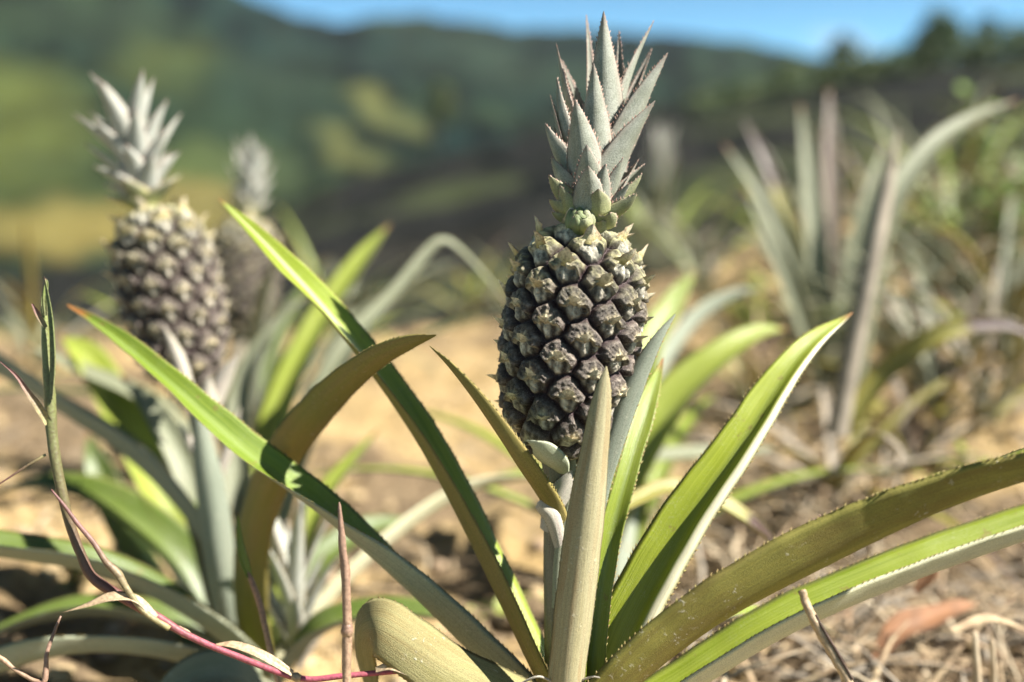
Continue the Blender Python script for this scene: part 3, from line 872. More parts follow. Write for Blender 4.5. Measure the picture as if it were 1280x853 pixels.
# ================================================================== THIRD PLANT further back
D3 = 1.5
p3 = thing('pineapple_plant', 'far blurred pineapple plant just behind the left one, fruit half hidden', 'pineapple plant', W(310, 640, D3))
p3.location.z = -.06
add_fruit(p3, W(300, 415, D3), W(309, 278, D3), R(90), 1.0)
crown_proc(p3, W(310, 278, D3), W(318, 180, D3) - W(310, 278, D3), .088, 26, .46, wmul=1.9)
mb = MB()
mb.tube([Vector(p3.location), W(304, 520, D3), W(300, 410, D3)], [.011, .011, .014], 10)
mb.build('fruit_stalk', M['stalk'], p3)
for k in range(15):
    rosette_leaf(p3, Vector(p3.location) + Vector((0, 0, .03)), k * 2.4 + .3, R(rnd.uniform(35, 75)), rnd.uniform(.3, .46), .034, rnd.uniform(.7, 1.5), rnd.choice(['up_green', 'up_grey', 'up_yellow', 'up_dark']), 'lo_grey')
# far fruiting crown right of the main fruit
D4 = 3.2
p4 = thing('pineapple_plant', 'most distant fruiting pineapple plant, pale crown just right of the main fruit', 'pineapple plant', W(822, 330, D4))
add_fruit(p4, W(823, 318, D4), W(825, 262, D4), 1.0, 1.0)
crown_proc(p4, W(825, 262, D4), (0.03, 0, 1), .20, 26, .30, wmul=1.5)
for k in range(13):
    rosette_leaf(p4, W(822, 345, D4), k * 2.4 + 1, R(rnd.uniform(35, 75)), rnd.uniform(.3, .5), .036, rnd.uniform(.7, 1.5), rnd.choice(['up_green', 'up_grey', 'up_yellow']), 'lo_grey')

#@@PART2
# ================================================================== GROUND
def ground_z(x, y, fine=True):
    y_ = max(y, .3)
    q = x / y_
    k = .125 * smooth(-.10, .42, q)
    z = k * max(0.0, y - .9) * (1 - .25 * smooth(3, 7, y))
    if y > 2.6:
        z -= .11 * (y - 2.6) ** 1.35 * (1 - smooth(-.05, .40, q))
    if y > 5.5:
        z -= .12 * (y - 5.5) ** 1.3
    if fine:
        a = smooth(.05, .8, math.hypot(x - .03, y - .65)) * .7 + .3
        z += a * (.030 * mn.fractal(Vector((x * 2.3, y * 2.3, .7)), 1.0, 2.0, 3) + .020 * mn.noise(Vector((x * 11, y * 11, 3))) + .010 * mn.noise(Vector((x * 34, y * 34, 8))))
    z -= .072 * (1 - smooth(1.0, 3.2, y)) * (1 - smooth(.17, .06, math.hypot(x - .035, y - .655)))
    return z - .01


def sheet(name, rows, cols, fn, mats):
    vs = []; cs = []
    for i in range(rows):
        for j in range(cols):
            p, c = fn(i / (rows - 1), j / (cols - 1))
            vs.append(p); cs.append(c)
    fs = [(i * cols + j, i * cols + j + 1, (i + 1) * cols + j + 1, (i + 1) * cols + j) for i in range(rows - 1) for j in range(cols - 1)]
    fs = [f[::-1] for f in fs]
    me = bpy.data.meshes.new(name)
    me.from_pydata(vs, [], fs)
    ca = me.color_attributes.new('cover', 'FLOAT_COLOR', 'POINT')
    ca.data.foreach_set('color', [x for c in cs for x in (*c, 1.0)])
    me.polygons.foreach_set('use_smooth', [True] * len(fs))
    me.materials.append(mats)
    o = bpy.data.objects.new(name, me); C.objects.link(o)
    if me.polygons[len(fs) // 2].normal.z < 0: me.flip_normals()
    o['kind'] = 'structure'
    return o


def g_fn(u, v):
    r = .12 * (9.5 / .12) ** u
    a = R(-62 + 124 * v)
    x, y = r * math.sin(a), r * math.cos(a)
    z = ground_z(x, y)
    n = mn.noise(Vector((x * 26, y * 26, 1)))
    if r < 5:
        z += .006 * max(0, n - .1) * 2 + .004 * mn.noise(Vector((x * 90, y * 90, 4)))
    # cover: organic litter (dark) on sandy soil, darkened at right to paint in shadow
    d = mn.fractal(Vector((x * 3.1 + 5, y * 3.1, 2)), 1.0, 2.0, 4)
    q = x / max(y, .2)
    litter_shade = smooth(-.05, .35, d + .75 * smooth(.18, .42, q) * (1 - .7 * smooth(1.0, 1.4, y) * smooth(2.2, 1.7, y)) + .4 * smooth(3.0, 4.5, y) - .08)
    return (x, y, z), (litter_shade, smooth(.05, .4, n), 0)


m = NT('sandy_soil')
geo = m.n('ShaderNodeNewGeometry').outputs['Position']
cov = m.attr('cover', 'Color')
sep = m.n('ShaderNodeSeparateColor'); m.link(cov, sep.inputs[0])
n1 = m.noise(geo, 9.0, 5, .6); n2 = m.noise(geo, 70.0, 4, .65); n3 = m.noise(geo, 420.0, 3, .6)
col = m.mix(m.ramp(n1, [(.35, 0), (.65, 1)]), (.37, .255, .105), (.46, .335, .16))
col = m.mix(m.math('MULTIPLY', m.ramp(n2, [(.38, 1), (.5, 0)]), .55), col, (.20, .125, .07))
col = m.mix(m.math('MULTIPLY', m.ramp(n2, [(.56, 0), (.66, 1)]), .5), col, (.50, .39, .23))
dark = m.mix(m.ramp(n2, [(.4, 0), (.6, 1)]), (.06, .042, .028), (.18, .13, .08))
col = m.mix(m.math('MULTIPLY', sep.outputs[0], .85), col, dark)
col = m.mix(m.math('MULTIPLY', m.ramp(n3, [(.5, 0), (.7, 1)]), .3), col, (.5, .4, .28))
h = m.math('ADD', m.math('MULTIPLY', n2, 1.0), m.math('MULTIPLY', n3, .35))
soil = m.done(col, .95, m.bump(h, .012, .8), .1)
sheet('ground', 330, 470, g_fn, soil)

# far terrain --------------------------------------------------------------
S1 = [(-3000, 420), (-300, 360), (0, 335), (200, 318), (330, 268), (450, 222), (560, 196), (640, 172), (760, 150), (900, 130), (1000, 112), (1100, 96), (1280, 84), (1600, 70), (3500, 20)]
S2 = [(-3000, 60), (-500, -10), (-200, -50), (0, -62), (150, -58), (250, -30), (340, 8), (385, 24), (430, 30), (480, 22), (540, 18), (600, 28), (650, 38), (720, 34), (800, 42), (860, 46), (930, 58), (1010, 76), (1100, 92), (1280, 108), (1700, 130), (3500, 150)]


def pt(px, r, py):
    a = math.atan((px - 640) / F)
    return Vector((r * math.sin(a), r * math.cos(a), CAM.z + r * math.tan(elev(py))))


def hill_py0(px):
    a = math.atan((px - 640) / F)
    r = 5.2
    z = ground_z(r * math.sin(a), r * math.cos(a), False) - .12
    e = math.atan((z - CAM.z) / r)
    return 426.5 - F * math.tan(e + PITCH)


def grey_fn(u, v):
    a = R(-62 + 124 * v)
    px = 640 + F * math.tan(a)
    r = 5.2 * (95 / 5.2) ** (u / .93)
    r0, r1 = 5.2, 80.0
    p0, p1 = hill_py0(px), interp(px, S1)
    t = min(1, math.log(r / r0) / math.log(r1 / r0))
    py = p0 + (p1 - p0) * t ** .85
    if p1 > p0: py = p0 + (p1 - p0) * t + 0
    p = pt(px, r, py)
    if r > r1: p.z -= (r - r1) * .35
    amp = .012 * r * smooth(5.2, 9, r)
    p.z += amp * (mn.fractal(Vector((p.x * .35, p.y * .35, 1)), 1.0, 2.0, 4)) * .45
    # cover: charred dark brush with pale dead stems and a little green regrowth, in furrows along the slope
    f = mn.fractal(Vector((p.x * .5, p.y * .18, 4)), 1.0, 2.1, 4)
    g = mn.fractal(Vector((p.x * .16 + 9, p.y * .10, 2)), 1.0, 2.0, 3)
    c = Vector((.006, .007, .007)).lerp(Vector((.022, .022, .020)), smooth(-.35, .5, f))
    c = c.lerp(Vector((.07, .085, .035)), .65 * smooth(.15, .5, g))
    c = c.lerp(Vector((.15, .12, .075)), .6 * smooth(.2, .55, -g) * smooth(30, 8, r) if r < 30 else 0)
    return p, c


def brush_mat(name, sc, bump, dk=.45):
    m = NT(name)
    geo = m.n('ShaderNodeNewGeometry').outputs['Position']
    n1 = m.noise(geo, sc, 5, .7)
    col = m.attr('cover', 'Color')
    col = m.mix(m.math('MULTIPLY', m.ramp(n1, [(.38, 1), (.52, 0)]), .6), col, m.mix(dk, (.015, .018, .014), col))
    col = m.mix(m.math('MULTIPLY', m.ramp(n1, [(.56, 0), (.68, 1)]), .35), col, m.mix(.6, (.2, .19, .12), col))
    return m.done(col, .95, m.bump(n1, bump, .9), .05)


sheet('grey_hillside', 150, 260, grey_fn, brush_mat('charred_brush', 2.2, .25))

BL = [  # land cover of the far slope, cloud shadow painted in as dark patches: px,py,rx,ry,colour,strength
    (20, 165, 110, 75, (.17, .20, .045), .8), (60, 250, 130, 40, (.10, .13, .035), .6), (210, 85, 70, 35, (.12, .15, .04), .7),
    (300, 150, 130, 60, (.05, .085, .035), .6), (250, 210, 80, 26, (.15, .19, .055), .6),
    (470, 130, 46, 26, (.26, .27, .085), .95), (440, 185, 60, 28, (.24, .25, .08), .85), (505, 160, 34, 20, (.22, .24, .08), .8),
    (120, 283, 190, 30, (.36, .29, .085), 1.0), (250, 245, 60, 22, (.34, .28, .09), .7),
    (350, 100, 70, 60, (.028, .048, .03), .8), (130, 40, 110, 34, (.032, .052, .028), .8), (480, 80, 60, 22, (.03, .055, .045), .7),
    (560, 60, 120, 40, (.06, .09, .055), .6), (690, 90, 120, 50, (.055, .085, .05), .6), (60, 205, 60, 14, (.05, .07, .03), .6), (330, 215, 60, 30, (.09, .12, .05), .6)]


def hills_fn(u, v):
    a = R(-62 + 124 * v)
    px = 640 + F * math.tan(a)
    r0, r1 = 100.0, 420.0
    if u < .86:
        t = u / .86
        r = r0 * (r1 / r0) ** t
        py = 372 + (interp(px, S2) - 372) * t ** .72
    else:
        t = (u - .86) / .14
        r = r1 + 1500 * t
        py = interp(px, S2) + 80 * t
    p = pt(px, r, py)
    if u >= .86: p.z = pt(px, r1, interp(px, S2)).z - 110 * t
    wob = mn.fractal(Vector((p.x * .012, p.y * .012, p.z * .01)), 1.0, 2.0, 5)
    tr = mn.noise(Vector((p.x * .16, p.y * .16, 0)))
    px_ = px + 26 * mn.noise(Vector((px * .02, py * .02, 3))); py_ = py + 16 * mn.noise(Vector((px * .02, py * .02, 9)))
    c = Vector((.004, .012, .010)).lerp(Vector((.016, .027, .012)), smooth(-.4, .5, wob))
    c = c * (.35 + 1.5 * smooth(-.5, .6, mn.fractal(Vector((px * .022, py * .04, 6)), 1.0, 2.0, 3)))
    for (bx, by, rx, ry, bc, s) in BL:
        q = ((px_ - bx) / rx * 1.2) ** 2 + ((py_ - by - .30 * (px_ - bx)) / ry * 1.3) ** 2 if bx > 400 else ((px_ - bx) / rx) ** 2 + ((py_ - by) / ry) ** 2
        if q < 2.5:
            c = c.lerp(Vector(bc) * .6, s * (1 - smooth(.1, 1.7, q)) * (.75 + .5 * wob))
    p.z += (.9 * tr + 1.6 * mn.noise(Vector((p.x * .06, p.y * .06, 5)))) * smooth(100, 190, r)
    return p, c


sheet('green_hills', 230, 330, hills_fn, brush_mat('hill_cover', .5, 1.6))

# ------------------------------------------------------------------ trees on the skyline
def leafcloud(mb, c, rad, n, size, squash=.8, mi=0):
    for _ in range(n):
        while True:
            q = Vector((rnd.uniform(-1, 1), rnd.uniform(-1, 1), rnd.uniform(-1, 1)))
            if q.length < 1: break
        q = q * (.55 + .45 * q.length)
        p = Vector(c) + Vector((q.x * rad, q.y * rad, q.z * rad * squash))
        d = Vector((rnd.gauss(0, 1), rnd.gauss(0, 1), rnd.gauss(0, .6))).normalized()
        e = d.cross(Vector((rnd.gauss(0, 1), rnd.gauss(0, 1), rnd.gauss(0, 1)))).normalized()
        s = size * rnd.uniform(.6, 1.3)
        mb.add([p - d * s, p + e * s * .45, p + d * s, p - e * s * .45], [(0, 1, 2, 3)], mi)


M['fol'] = plain('tree_foliage', (.045, .075, .028), (.08, .115, .04), 1.5, .6, .01)
M['fol2'] = plain('tree_foliage_olive', (.10, .13, .045), (.15, .17, .06), 1.5, .6, .01)
M['bark'] = plain('bark_grey', (.16, .13, .10), (.09, .075, .06), 9, .9, .02)


def tree(label, px, r, pybase, pytop, wpx, mat, n=6, dens=90, cat='tree'):
    b = pt(px, r, pybase); H = (pybase - pytop) * r / F * 1.0
    t = thing('tree', label, cat, b, None)
    mb = MB()
    lean = Vector((rnd.uniform(-.1, .1), 0, 1))
    mb.tube([b - Vector((0, 0, .8)), b + lean * H * .3, b + lean * H * .6, b + lean * H * .92], [H * .035, H * .028, H * .02, H * .006], 8, 0, 2, .2)
    w = wpx * r / F * .5
    cs = []
    for k in range(n):
        a = k * 2.4; f = .42 + .5 * k / n
        e = b + lean * H * f + Vector((math.cos(a), math.sin(a), 0)) * w * rnd.uniform(.35, .75)
        mb.tube([b + lean * H * (f - .2), b + lean * H * (f - .07) + (e - b - lean * H * f) * .5, e], [H * .014, H * .01, H * .004], 6)
        cs.append(e)
    mb.build('trunk', M['bark'], t)
    mb = MB()
    for e in cs + [b + lean * H * .95]:
        leafcloud(mb, e, w * rnd.uniform(.38, .6), dens * 2, H * .05, .7)
    mb.build('crown', M[mat], t)
    return t


tree('broad dark tree, largest of the skyline trees at upper right', 1158, 76, 104, 36, 62, 'fol', 9, 130)
tree('narrow dark tree standing alone where the green hill meets the grey slope', 1048, 78, 116, 56, 40, 'fol', 7, 110)
tree('small dark tree at the far right end of the skyline trees', 1216, 77, 98, 42, 34, 'fol', 6, 90)
tree('small olive tree in front of the green hill left of the main crown', 548, 92, 178, 108, 34, 'fol2', 6, 90)
tree('low wide bush between the lone tree and the broad skyline tree', 1100, 77, 110, 80, 52, 'fol', 6, 90, 'bush')
# dark scrub line along the ridge
mb = MB()
for k in range(420):
    px = rnd.uniform(860, 1420); r = rnd.uniform(68, 84)
    q = pt(px, r, interp(px, S1) - rnd.uniform(-10, 12 + 26 * max(0, mn.noise(Vector((px * .025, 0, .4)))) + 10 * smooth(1080, 1150, px)))
    leafcloud(mb, q, rnd.uniform(.4, 1.0), 30, .24, .8, rnd.choice((0, 0, 1)))
tag(mb.build('treeline', [M['fol'], M['fol2']]), 'dark scrub along the ridge of the grey slope', 'scrub', kind='stuff')
# dead brush over the grey slope
mb = MB()
for k in range(2600):
    a = R(rnd.uniform(-30, 38)); r = 6 * (78 / 6) ** rnd.random()
    px = 640 + F * math.tan(a)
    t = math.log(r / 5.2) / math.log(80 / 5.2)
    p0, p1 = hill_py0(px), interp(px, S1)
    p = pt(px, r, p0 + (p1 - p0) * (t ** .85 if p1 < p0 else t))
    hgt = (.10 + .006 * r) * rnd.uniform(.4, 1.3)
    dr = Vector((rnd.gauss(0, .5), rnd.gauss(0, .5), 1)).normalized()
    sd = Vector((rnd.gauss(0, 1), rnd.gauss(0, 1), 0)).normalized() * hgt * .10
    mb.add([p - sd - dr * hgt * .3, p + sd - dr * hgt * .3, p + dr * hgt], [(0, 1, 2)], rnd.choice((0, 0, 0, 1, 2)))
M['brush'] = plain('dead_brush', (.04, .037, .032), (.07, .063, .052), 3, .9, .01)
M['brush2'] = plain('dead_brush_pale', (.17, .155, .13), (.12, .11, .095), 3, .9, .01)
M['brush3'] = plain('green_brush', (.06, .08, .03), (.10, .12, .05), 3, .9, .01)
tag(mb.build('dry_brush', [M['brush'], M['brush2'], M['brush3']]), 'dead grey brush covering the slope behind the plants', 'brush', kind='stuff')

# ================================================================== LITTER ON THE GROUND
def strip(mb, p, az, el, ln, w, mi, curl=.3, th=.35):
    pts = []
    e = el; q = Vector(p); a = az
    for j in range(5):
        pts.append(q.copy())
        q = q + Vector((math.cos(a) * math.cos(e), math.sin(a) * math.cos(e), math.sin(e))) * ln / 4
        e -= curl * rnd.uniform(.2, .6); a += rnd.uniform(-.3, .3)
        e = max(e, -.5)
    vs = []; fs = []; at = []
    L = 0
    for j, q in enumerate(pts):
        t = (pts[min(j + 1, 4)] - pts[max(j - 1, 0)]).normalized()
        b = t.cross(Vector((rnd.uniform(-.3, .3), rnd.uniform(-.3, .3), 1))).normalized()
        n = b.cross(t)
        ww = w * (1 - .75 * (j / 4) ** 2)
        vs += [q - b * ww, q + n * ww * th, q + b * ww, q - n * ww * th]
        at += [(0, j / 4, j * ln / 4)] * 4
        if j:
            o = (j - 1) * 4
            for k in range(4):
                fs.append((o + k, o + (k + 1) % 4, o + 4 + (k + 1) % 4, o + 4 + k))
    mb.add(vs, fs, mi, at)


mb = MB()
for k in range(6200):
    if k < 2600:   # tangle at lower right
        y = rnd.uniform(.72, 2.2); x = y * rnd.uniform(.14, .62)
        if mn.noise(Vector((x * 5, y * 5, 7))) < -.25 + .5 * smooth(1.0, 1.5, y): continue
    else:
        y = .75 + 4 * rnd.random() ** 1.6; x = y * rnd.uniform(-.6, .6)
        if mn.noise(Vector((x * 4, y * 4, 7))) < -.12: continue
    strip(mb, (x, y, ground_z(x, y) + rnd.uniform(.0, .03 if k < 2600 else .012)), rnd.uniform(0, 6.28), rnd.uniform(-.1, .75 if k < 2600 else .3), rnd.uniform(.03, .16 if k < 2600 else .11), rnd.uniform(.0008, .004 if k < 2600 else .0024), rnd.choice((0, 0, 0, 1, 2)))
M['straw2'] = plain('straw_pale', (.50, .42, .29), (.36, .27, .17), 60, .8)
tag(mb.build('straw_litter', [M['straw'], M['drygrey'], M['straw2']]), 'tangle of dry straw and dead stems over the soil', 'straw', kind='stuff')

mb = MB()
ico = bmesh.new(); bmesh.ops.create_icosphere(ico, subdivisions=2, radius=1)
IV = [v.co.copy() for v in ico.verts]; IF = [tuple(v.index for v in f.verts) for f in ico.faces]; ico.free()
for k in range(2200):
    y = .72 + 4.2 * rnd.random() ** 1.7; x = y * rnd.uniform(-.62, .62)
    s = .003 + .012 * rnd.random() ** 3.5
    c = Vector((x, y, ground_z(x, y) + s * .25)); sd = Vector((rnd.random() * 50, 0, 0))
    sq = Vector((rnd.uniform(.7, 1.3), rnd.uniform(.7, 1.3), rnd.uniform(.5, .9)))
    vs = [c + Vector((v.x * sq.x, v.y * sq.y, v.z * sq.z)) * s * (1 + .35 * mn.noise(v * 1.4 + sd) + .12 * mn.noise(v * 4 + sd)) for v in IV]
    mb.add(vs, IF, rnd.choice((0, 0, 1)))
M['clod'] = plain('soil_clod', (.34, .245, .125), (.42, .32, .18), 120, .95, .002)
M['clod2'] = plain('soil_clod_dark', (.26, .18, .11), (.38, .28, .18), 120, .95, .002)
tag(mb.build('soil_clods', [M['clod'], M['clod2']]), 'loose clods and pebbles of sandy soil', 'soil', kind='stuff')


def on_ground(px, y, dz=0):
    x = (px - 640) / F * y
    return Vector((x, y, ground_z(x, y) + dz))


def dleaf(label, spec, up, lo, **kw):
    mb = MB(); leaf_into(mb, pxleaf(spec), teeth=0, nseg=24, K=9, seed=rnd.random() * 9, **kw)
    return tag(mb.build('dead_leaf', [M[up], M[lo], M['straw']]), label, 'dead leaf')


dleaf('orange brown curled dead leaf on the straw at lower right', [(1090, 830, .90, 12, (0, .6, .8), 50), (1120, 790, .91, 36, (.1, .7, .7), 40), (1155, 778, .92, 40, (.1, .8, .6), 40), (1195, 762, .93, 24, (0, .8, .6), 40), (1225, 755, .94, 2, (0, .8, .6), 30)], 'dead', 'dead', wave=.003)
dleaf('small rust coloured leaf scrap above the orange curled leaf', [(1145, 740, .86, 10, (0, .4, .9), 40), (1160, 715, .86, 26, (0, .4, .9), 40), (1170, 695, .86, 2, (0, .4, .9), 30)], 'dead', 'dead', wave=.002)
dleaf('pale straw coloured blade lying below the orange curled leaf', [(1190, 790, .80, 10, (.3, .8, .4), 35), (1235, 775, .81, 16, (.3, .8, .4), 35), (1290, 790, .82, 3, (.3, .8, .4), 30)], 'straw', 'straw')

# the half dead drooping leaf between main plant and soil
leaf(main, [(770, 640, .80, 18, (.1, .8, .6), 36), (830, 612, .83, 30, (.2, .8, .55), 36), (880, 622, .84, 38, (.3, .8, .5), 36), (930, 650, .845, 32, (.5, .7, .5), 40), (958, 672, .85, 18, (.6, .6, .5), 44), (968, 688, .85, 2, (.6, .5, .5), 40)],
     'up_brown', 'lo_brown', nseg=36)

# ================================================================== PLANTS BEHIND THE MAIN ONE
pm = thing('pineapple_plant', 'leafy plant close behind the main plant, yellow green leaves leaning right', 'pineapple plant', on_ground(790, 1.12))
leaf(pm, [(745, 760, 1.06, 50, (-.5, .7, .5), 42), (765, 690, 1.04, 60, (-.5, .7, .5), 42), (800, 590, 1.05, 84, (-.5, .7, .5), 42), (850, 505, 1.08, 84, (-.5, .7, .5), 42), (905, 450, 1.1, 64, (-.4, .75, .5), 38), (950, 420, 1.12, 40, (-.2, .8, .5), 36), (985, 412, 1.13, 3, (-.1, .8, .5), 30)], 'up_yellow', 'lo_pale', nseg=50)
leaf(pm, [(700, 590, 1.08, 24, (0, .9, .4), 30), (780, 578, 1.1, 36, (0, .9, .4), 30), (870, 570, 1.12, 36, (0, .9, .4), 30), (930, 568, 1.13, 26, (0, .9, .4), 30), (975, 560, 1.14, 3, (0, .9, .4), 30)], 'up_grey', 'lo_pale', nseg=30)
leaf(pm, [(785, 740, 1.1, 50, (-.3, .6, -.7), 40), (810, 520, 1.2, 56, (-.3, .6, -.7), 40), (860, 420, 1.28, 52, (-.3, .7, -.6), 40), (910, 378, 1.32, 36, (-.1, .8, -.5), 40), (950, 362, 1.34, 3, (0, .8, -.4), 30)], 'up_dark', 'lo_grey', nseg=40)
leaf(pm, [(785, 740, 1.12, 40, (.2, .5, .8), 36), (800, 470, 1.2, 44, (.2, .5, .8), 36), (840, 380, 1.25, 30, (.3, .5, .8), 36), (870, 340, 1.27, 3, (.3, .5, .8), 30)], 'up_green', 'lo_grey', nseg=40)
for az, el in ((150, 40), (110, 55), (60, 40), (185, 35), (20, 30)):
    rosette_leaf(pm, Vector(pm.location) + Vector((0, 0, .02)), R(az), R(el), .36, .032, 1.0, 'up_green', 'lo_grey')
# yellow green strip lying low behind the foot of the main plant
leaf(pm, [(740, 740, 1.14, 30, (0, .9, .4), 30), (660, 760, 1.12, 40, (0, .9, .4), 30), (600, 768, 1.1, 34, (0, .9, .4), 30), (545, 790, 1.08, 3, (0, .9, .4), 30)], 'up_yellow', 'lo_pale', nseg=30)

pd = thing('pineapple_plant', 'tall plant right of centre with upright grey leaves and one dull pink leaf', 'pineapple plant', on_ground(1035, 1.75))
M['up_pink'] = leaf_up('leaf_dull_pink', (.15, .10, .085), (.2, .14, .12), (.25, .2, .17), bloom=.3)
G = lambda x, y, d, w, n=(0, .3, .9), f=34: (x, y, d, w, n, f)
leaf(pd, [G(1030, 470, 1.72, 28), G(1022, 350, 1.72, 34), G(1012, 220, 1.74, 28), G(1000, 130, 1.76, 2)], 'up_grey', 'lo_grey', nseg=30)
leaf(pd, [G(1042, 470, 1.78, 22), G(1040, 300, 1.8, 26), G(1038, 190, 1.82, 22), G(1036, 110, 1.84, 2)], 'up_pink', 'lo_grey', nseg=30)
leaf(pd, [G(1040, 470, 1.7, 26), G(1060, 360, 1.7, 30), G(1085, 250, 1.7, 24), G(1105, 180, 1.72, 2)], 'up_grey', 'lo_pale', nseg=30)
leaf(pd, [G(1025, 470, 1.68, 24), G(1005, 370, 1.66, 30), G(960, 260, 1.65, 24), G(905, 180, 1.65, 2)], 'up_grey', 'lo_grey', nseg=30)
leaf(pd, [G(1020, 470, 1.75, 22), G(1000, 330, 1.78, 24), G(965, 220, 1.8, 20), G(930, 150, 1.82, 2)], 'up_brown', 'lo_grey', nseg=30)
leaf(pd, [G(1030, 480, 1.64, 24), G(1010, 420, 1.60, 28), G(975, 330, 1.58, 24), G(930, 235, 1.58, 2)], 'up_grey', 'lo_pale', nseg=30)
for k in range(10):
    rosette_leaf(pd, Vector(pd.location) + Vector((0, 0, .03)), k * 2.4, R(rnd.uniform(25, 60)), rnd.uniform(.3, .42), .024, rnd.uniform(.9, 1.6), rnd.choice(['up_grey', 'up_green', 'up_brown']), 'lo_grey')
pe = thing('pineapple_plant', 'plant with a long grey leaf arching right and a dark orange tipped leaf', 'pineapple plant', on_ground(1055, 1.25))
leaf(pe, [G(1046, 545, 1.2, 31, (.3, .2, -1)), G(1066, 440, 1.2, 27, (.3, .2, -1)), G(1090, 330, 1.2, 24, (.3, .2, -1)), G(1108, 240, 1.22, 21, (.3, .2, -1)), G(1122, 160, 1.24, 2, (.3, .2, -1))], 'up_tip', 'drygrey', nseg=40)
leaf(pe, [G(1060, 530, 1.24, 28, (.3, .4, .8)), G(1080, 380, 1.26, 34, (.3, .5, .8)), G(1108, 265, 1.28, 34, (.3, .6, .7)), G(1160, 190, 1.3, 31, (.2, .8, .6)), G(1215, 150, 1.32, 24, (.1, .9, .5)), G(1275, 125, 1.34, 2, (0, .9, .5))], 'up_grey', 'lo_grey', nseg=44)
leaf(pe, [G(1055, 540, 1.22, 28), G(1100, 470, 1.22, 31), G(1170, 420, 1.2, 28), G(1250, 405, 1.2, 21), G(1310, 430, 1.2, 2)], 'up_brown', 'lo_olive', nseg=34)
for k in range(9):
    rosette_leaf(pe, Vector(pe.location) + Vector((0, 0, .02)), k * 2.4 + .5, R(rnd.uniform(5, 45)), rnd.uniform(.2, .34), .02, rnd.uniform(1.0, 1.8), rnd.choice(['drygrey', 'drygrey', 'up_brown', 'up_grey']), rnd.choice(['drygrey', 'lo_olive']))

M['dead2'] = plain('dead_leaf_dark', (.13, .085, .05), (.07, .05, .03), 50, .85)
RL = [
    ('grey green rosette at the right edge, in front of the weeds', 1255, 1.75, 14, .42, ('up_grey', 'up_green', 'drygrey')),
    ('half dead rosette with brown drooping leaves below the arching grey leaf', 1180, 1.55, 14, .32, ('drygrey', 'up_brown', 'drygrey', 'up_grey')),
    ('bushy rosette behind the weeds at right, against the grey slope', 1190, 2.6, 16, .5, ('up_grey', 'up_green', 'up_yellow')),
    ('rosette with olive leaves behind the tall upright grey leaved plant', 985, 2.7, 15, .42, ('up_green', 'up_yellow', 'up_brown')),
    ('low rosette just right of the most distant crown, by the sandy patch', 880, 2.5, 14, .36, ('up_grey', 'up_green', 'drygrey')),
    ('low dry rosette behind the main fruit at its left shoulder', 640, 3.1, 14, .34, ('up_brown', 'up_grey', 'up_green')),
    ('small reddish tipped rosette left of the main fruit near the slope foot', 585, 3.0, 12, .32, ('up_tip', 'up_brown', 'up_green')),
    ('far green rosette on the rise at right, under the broad skyline tree', 1120, 3.6, 14, .5, ('up_grey', 'up_green')),
    ('far rosette at the right edge high on the rise', 1275, 3.4, 14, .5, ('up_green', 'up_yellow', 'up_grey')),
    ('dark small rosette at the left edge beyond the second plant', 40, 2.3, 13, .34, ('up_dark', 'up_grey', 'drygrey')),
    ('small rosette between the second plant and the long green leaf', 420, 2.3, 13, .36, ('up_green', 'up_grey', 'up_yellow')),
    ('withered straw coloured rosette in front of the tall upright grey leaved plant', 960, 1.6, 13, .26, ('drygrey', 'straw', 'up_brown')),
    ('withered grey rosette just right of the dark orange tipped leaf', 1120, 1.75, 15, .30, ('drygrey', 'straw', 'up_grey')),
    ('withered thin leaved rosette right of the half dead drooping one', 1240, 1.45, 15, .26, ('drygrey', 'straw', 'up_brown')),
    ('tall withered rosette between the tall upright plant and the weeds', 1095, 2.9, 16, .5, ('drygrey', 'up_grey', 'straw')),
    ('withered dark brown rosette crouching under the weeds at the right edge', 1265, 1.7, 16, .28, ('dead2', 'drygrey', 'up_brown')),
    ('withered brown rosette on bare soil between the orange tipped leaf and the big drooping leaf', 1150, 1.35, 14, .2, ('dead2', 'straw', 'drygrey')),
    ('withered dark rosette behind the half dead drooping one', 1200, 2.05, 16, .34, ('dead2', 'drygrey', 'up_grey')),
    ('dry brown rosette in the middle distance just left of the arching grey leaf', 1075, 2.3, 13, .36, ('drygrey', 'up_brown', 'up_grey')),
]
for lab, px, y, n, ln, mats in RL:
    t = thing('pineapple_plant', lab, 'pineapple plant', on_ground(px, y))
    for k in range(n):
        e = rnd.uniform(20, 78)
        rosette_leaf(t, Vector(t.location) + Vector((rnd.uniform(-.01, .01), rnd.uniform(-.01, .01), .02)), k * 2.4 + px, R(e), ln * rnd.uniform(.75, 1.15), .014 if 'wither' in lab else .024, rnd.uniform(.7, 1.7), rnd.choice(mats), rnd.choice(('lo_grey', 'lo_pale', 'lo_olive')), nseg=20, K=7, teeth=0)

# weeds
M['weed'] = plain('weed_leaf', (.13, .20, .05), (.20, .27, .08), 30, .5)
M['weed2'] = plain('weed_leaf_yellow', (.30, .34, .05), (.22, .28, .05), 30, .5)
M['weedstem'] = plain('weed_stem', (.22, .16, .08), (.16, .11, .06), 80, .7)


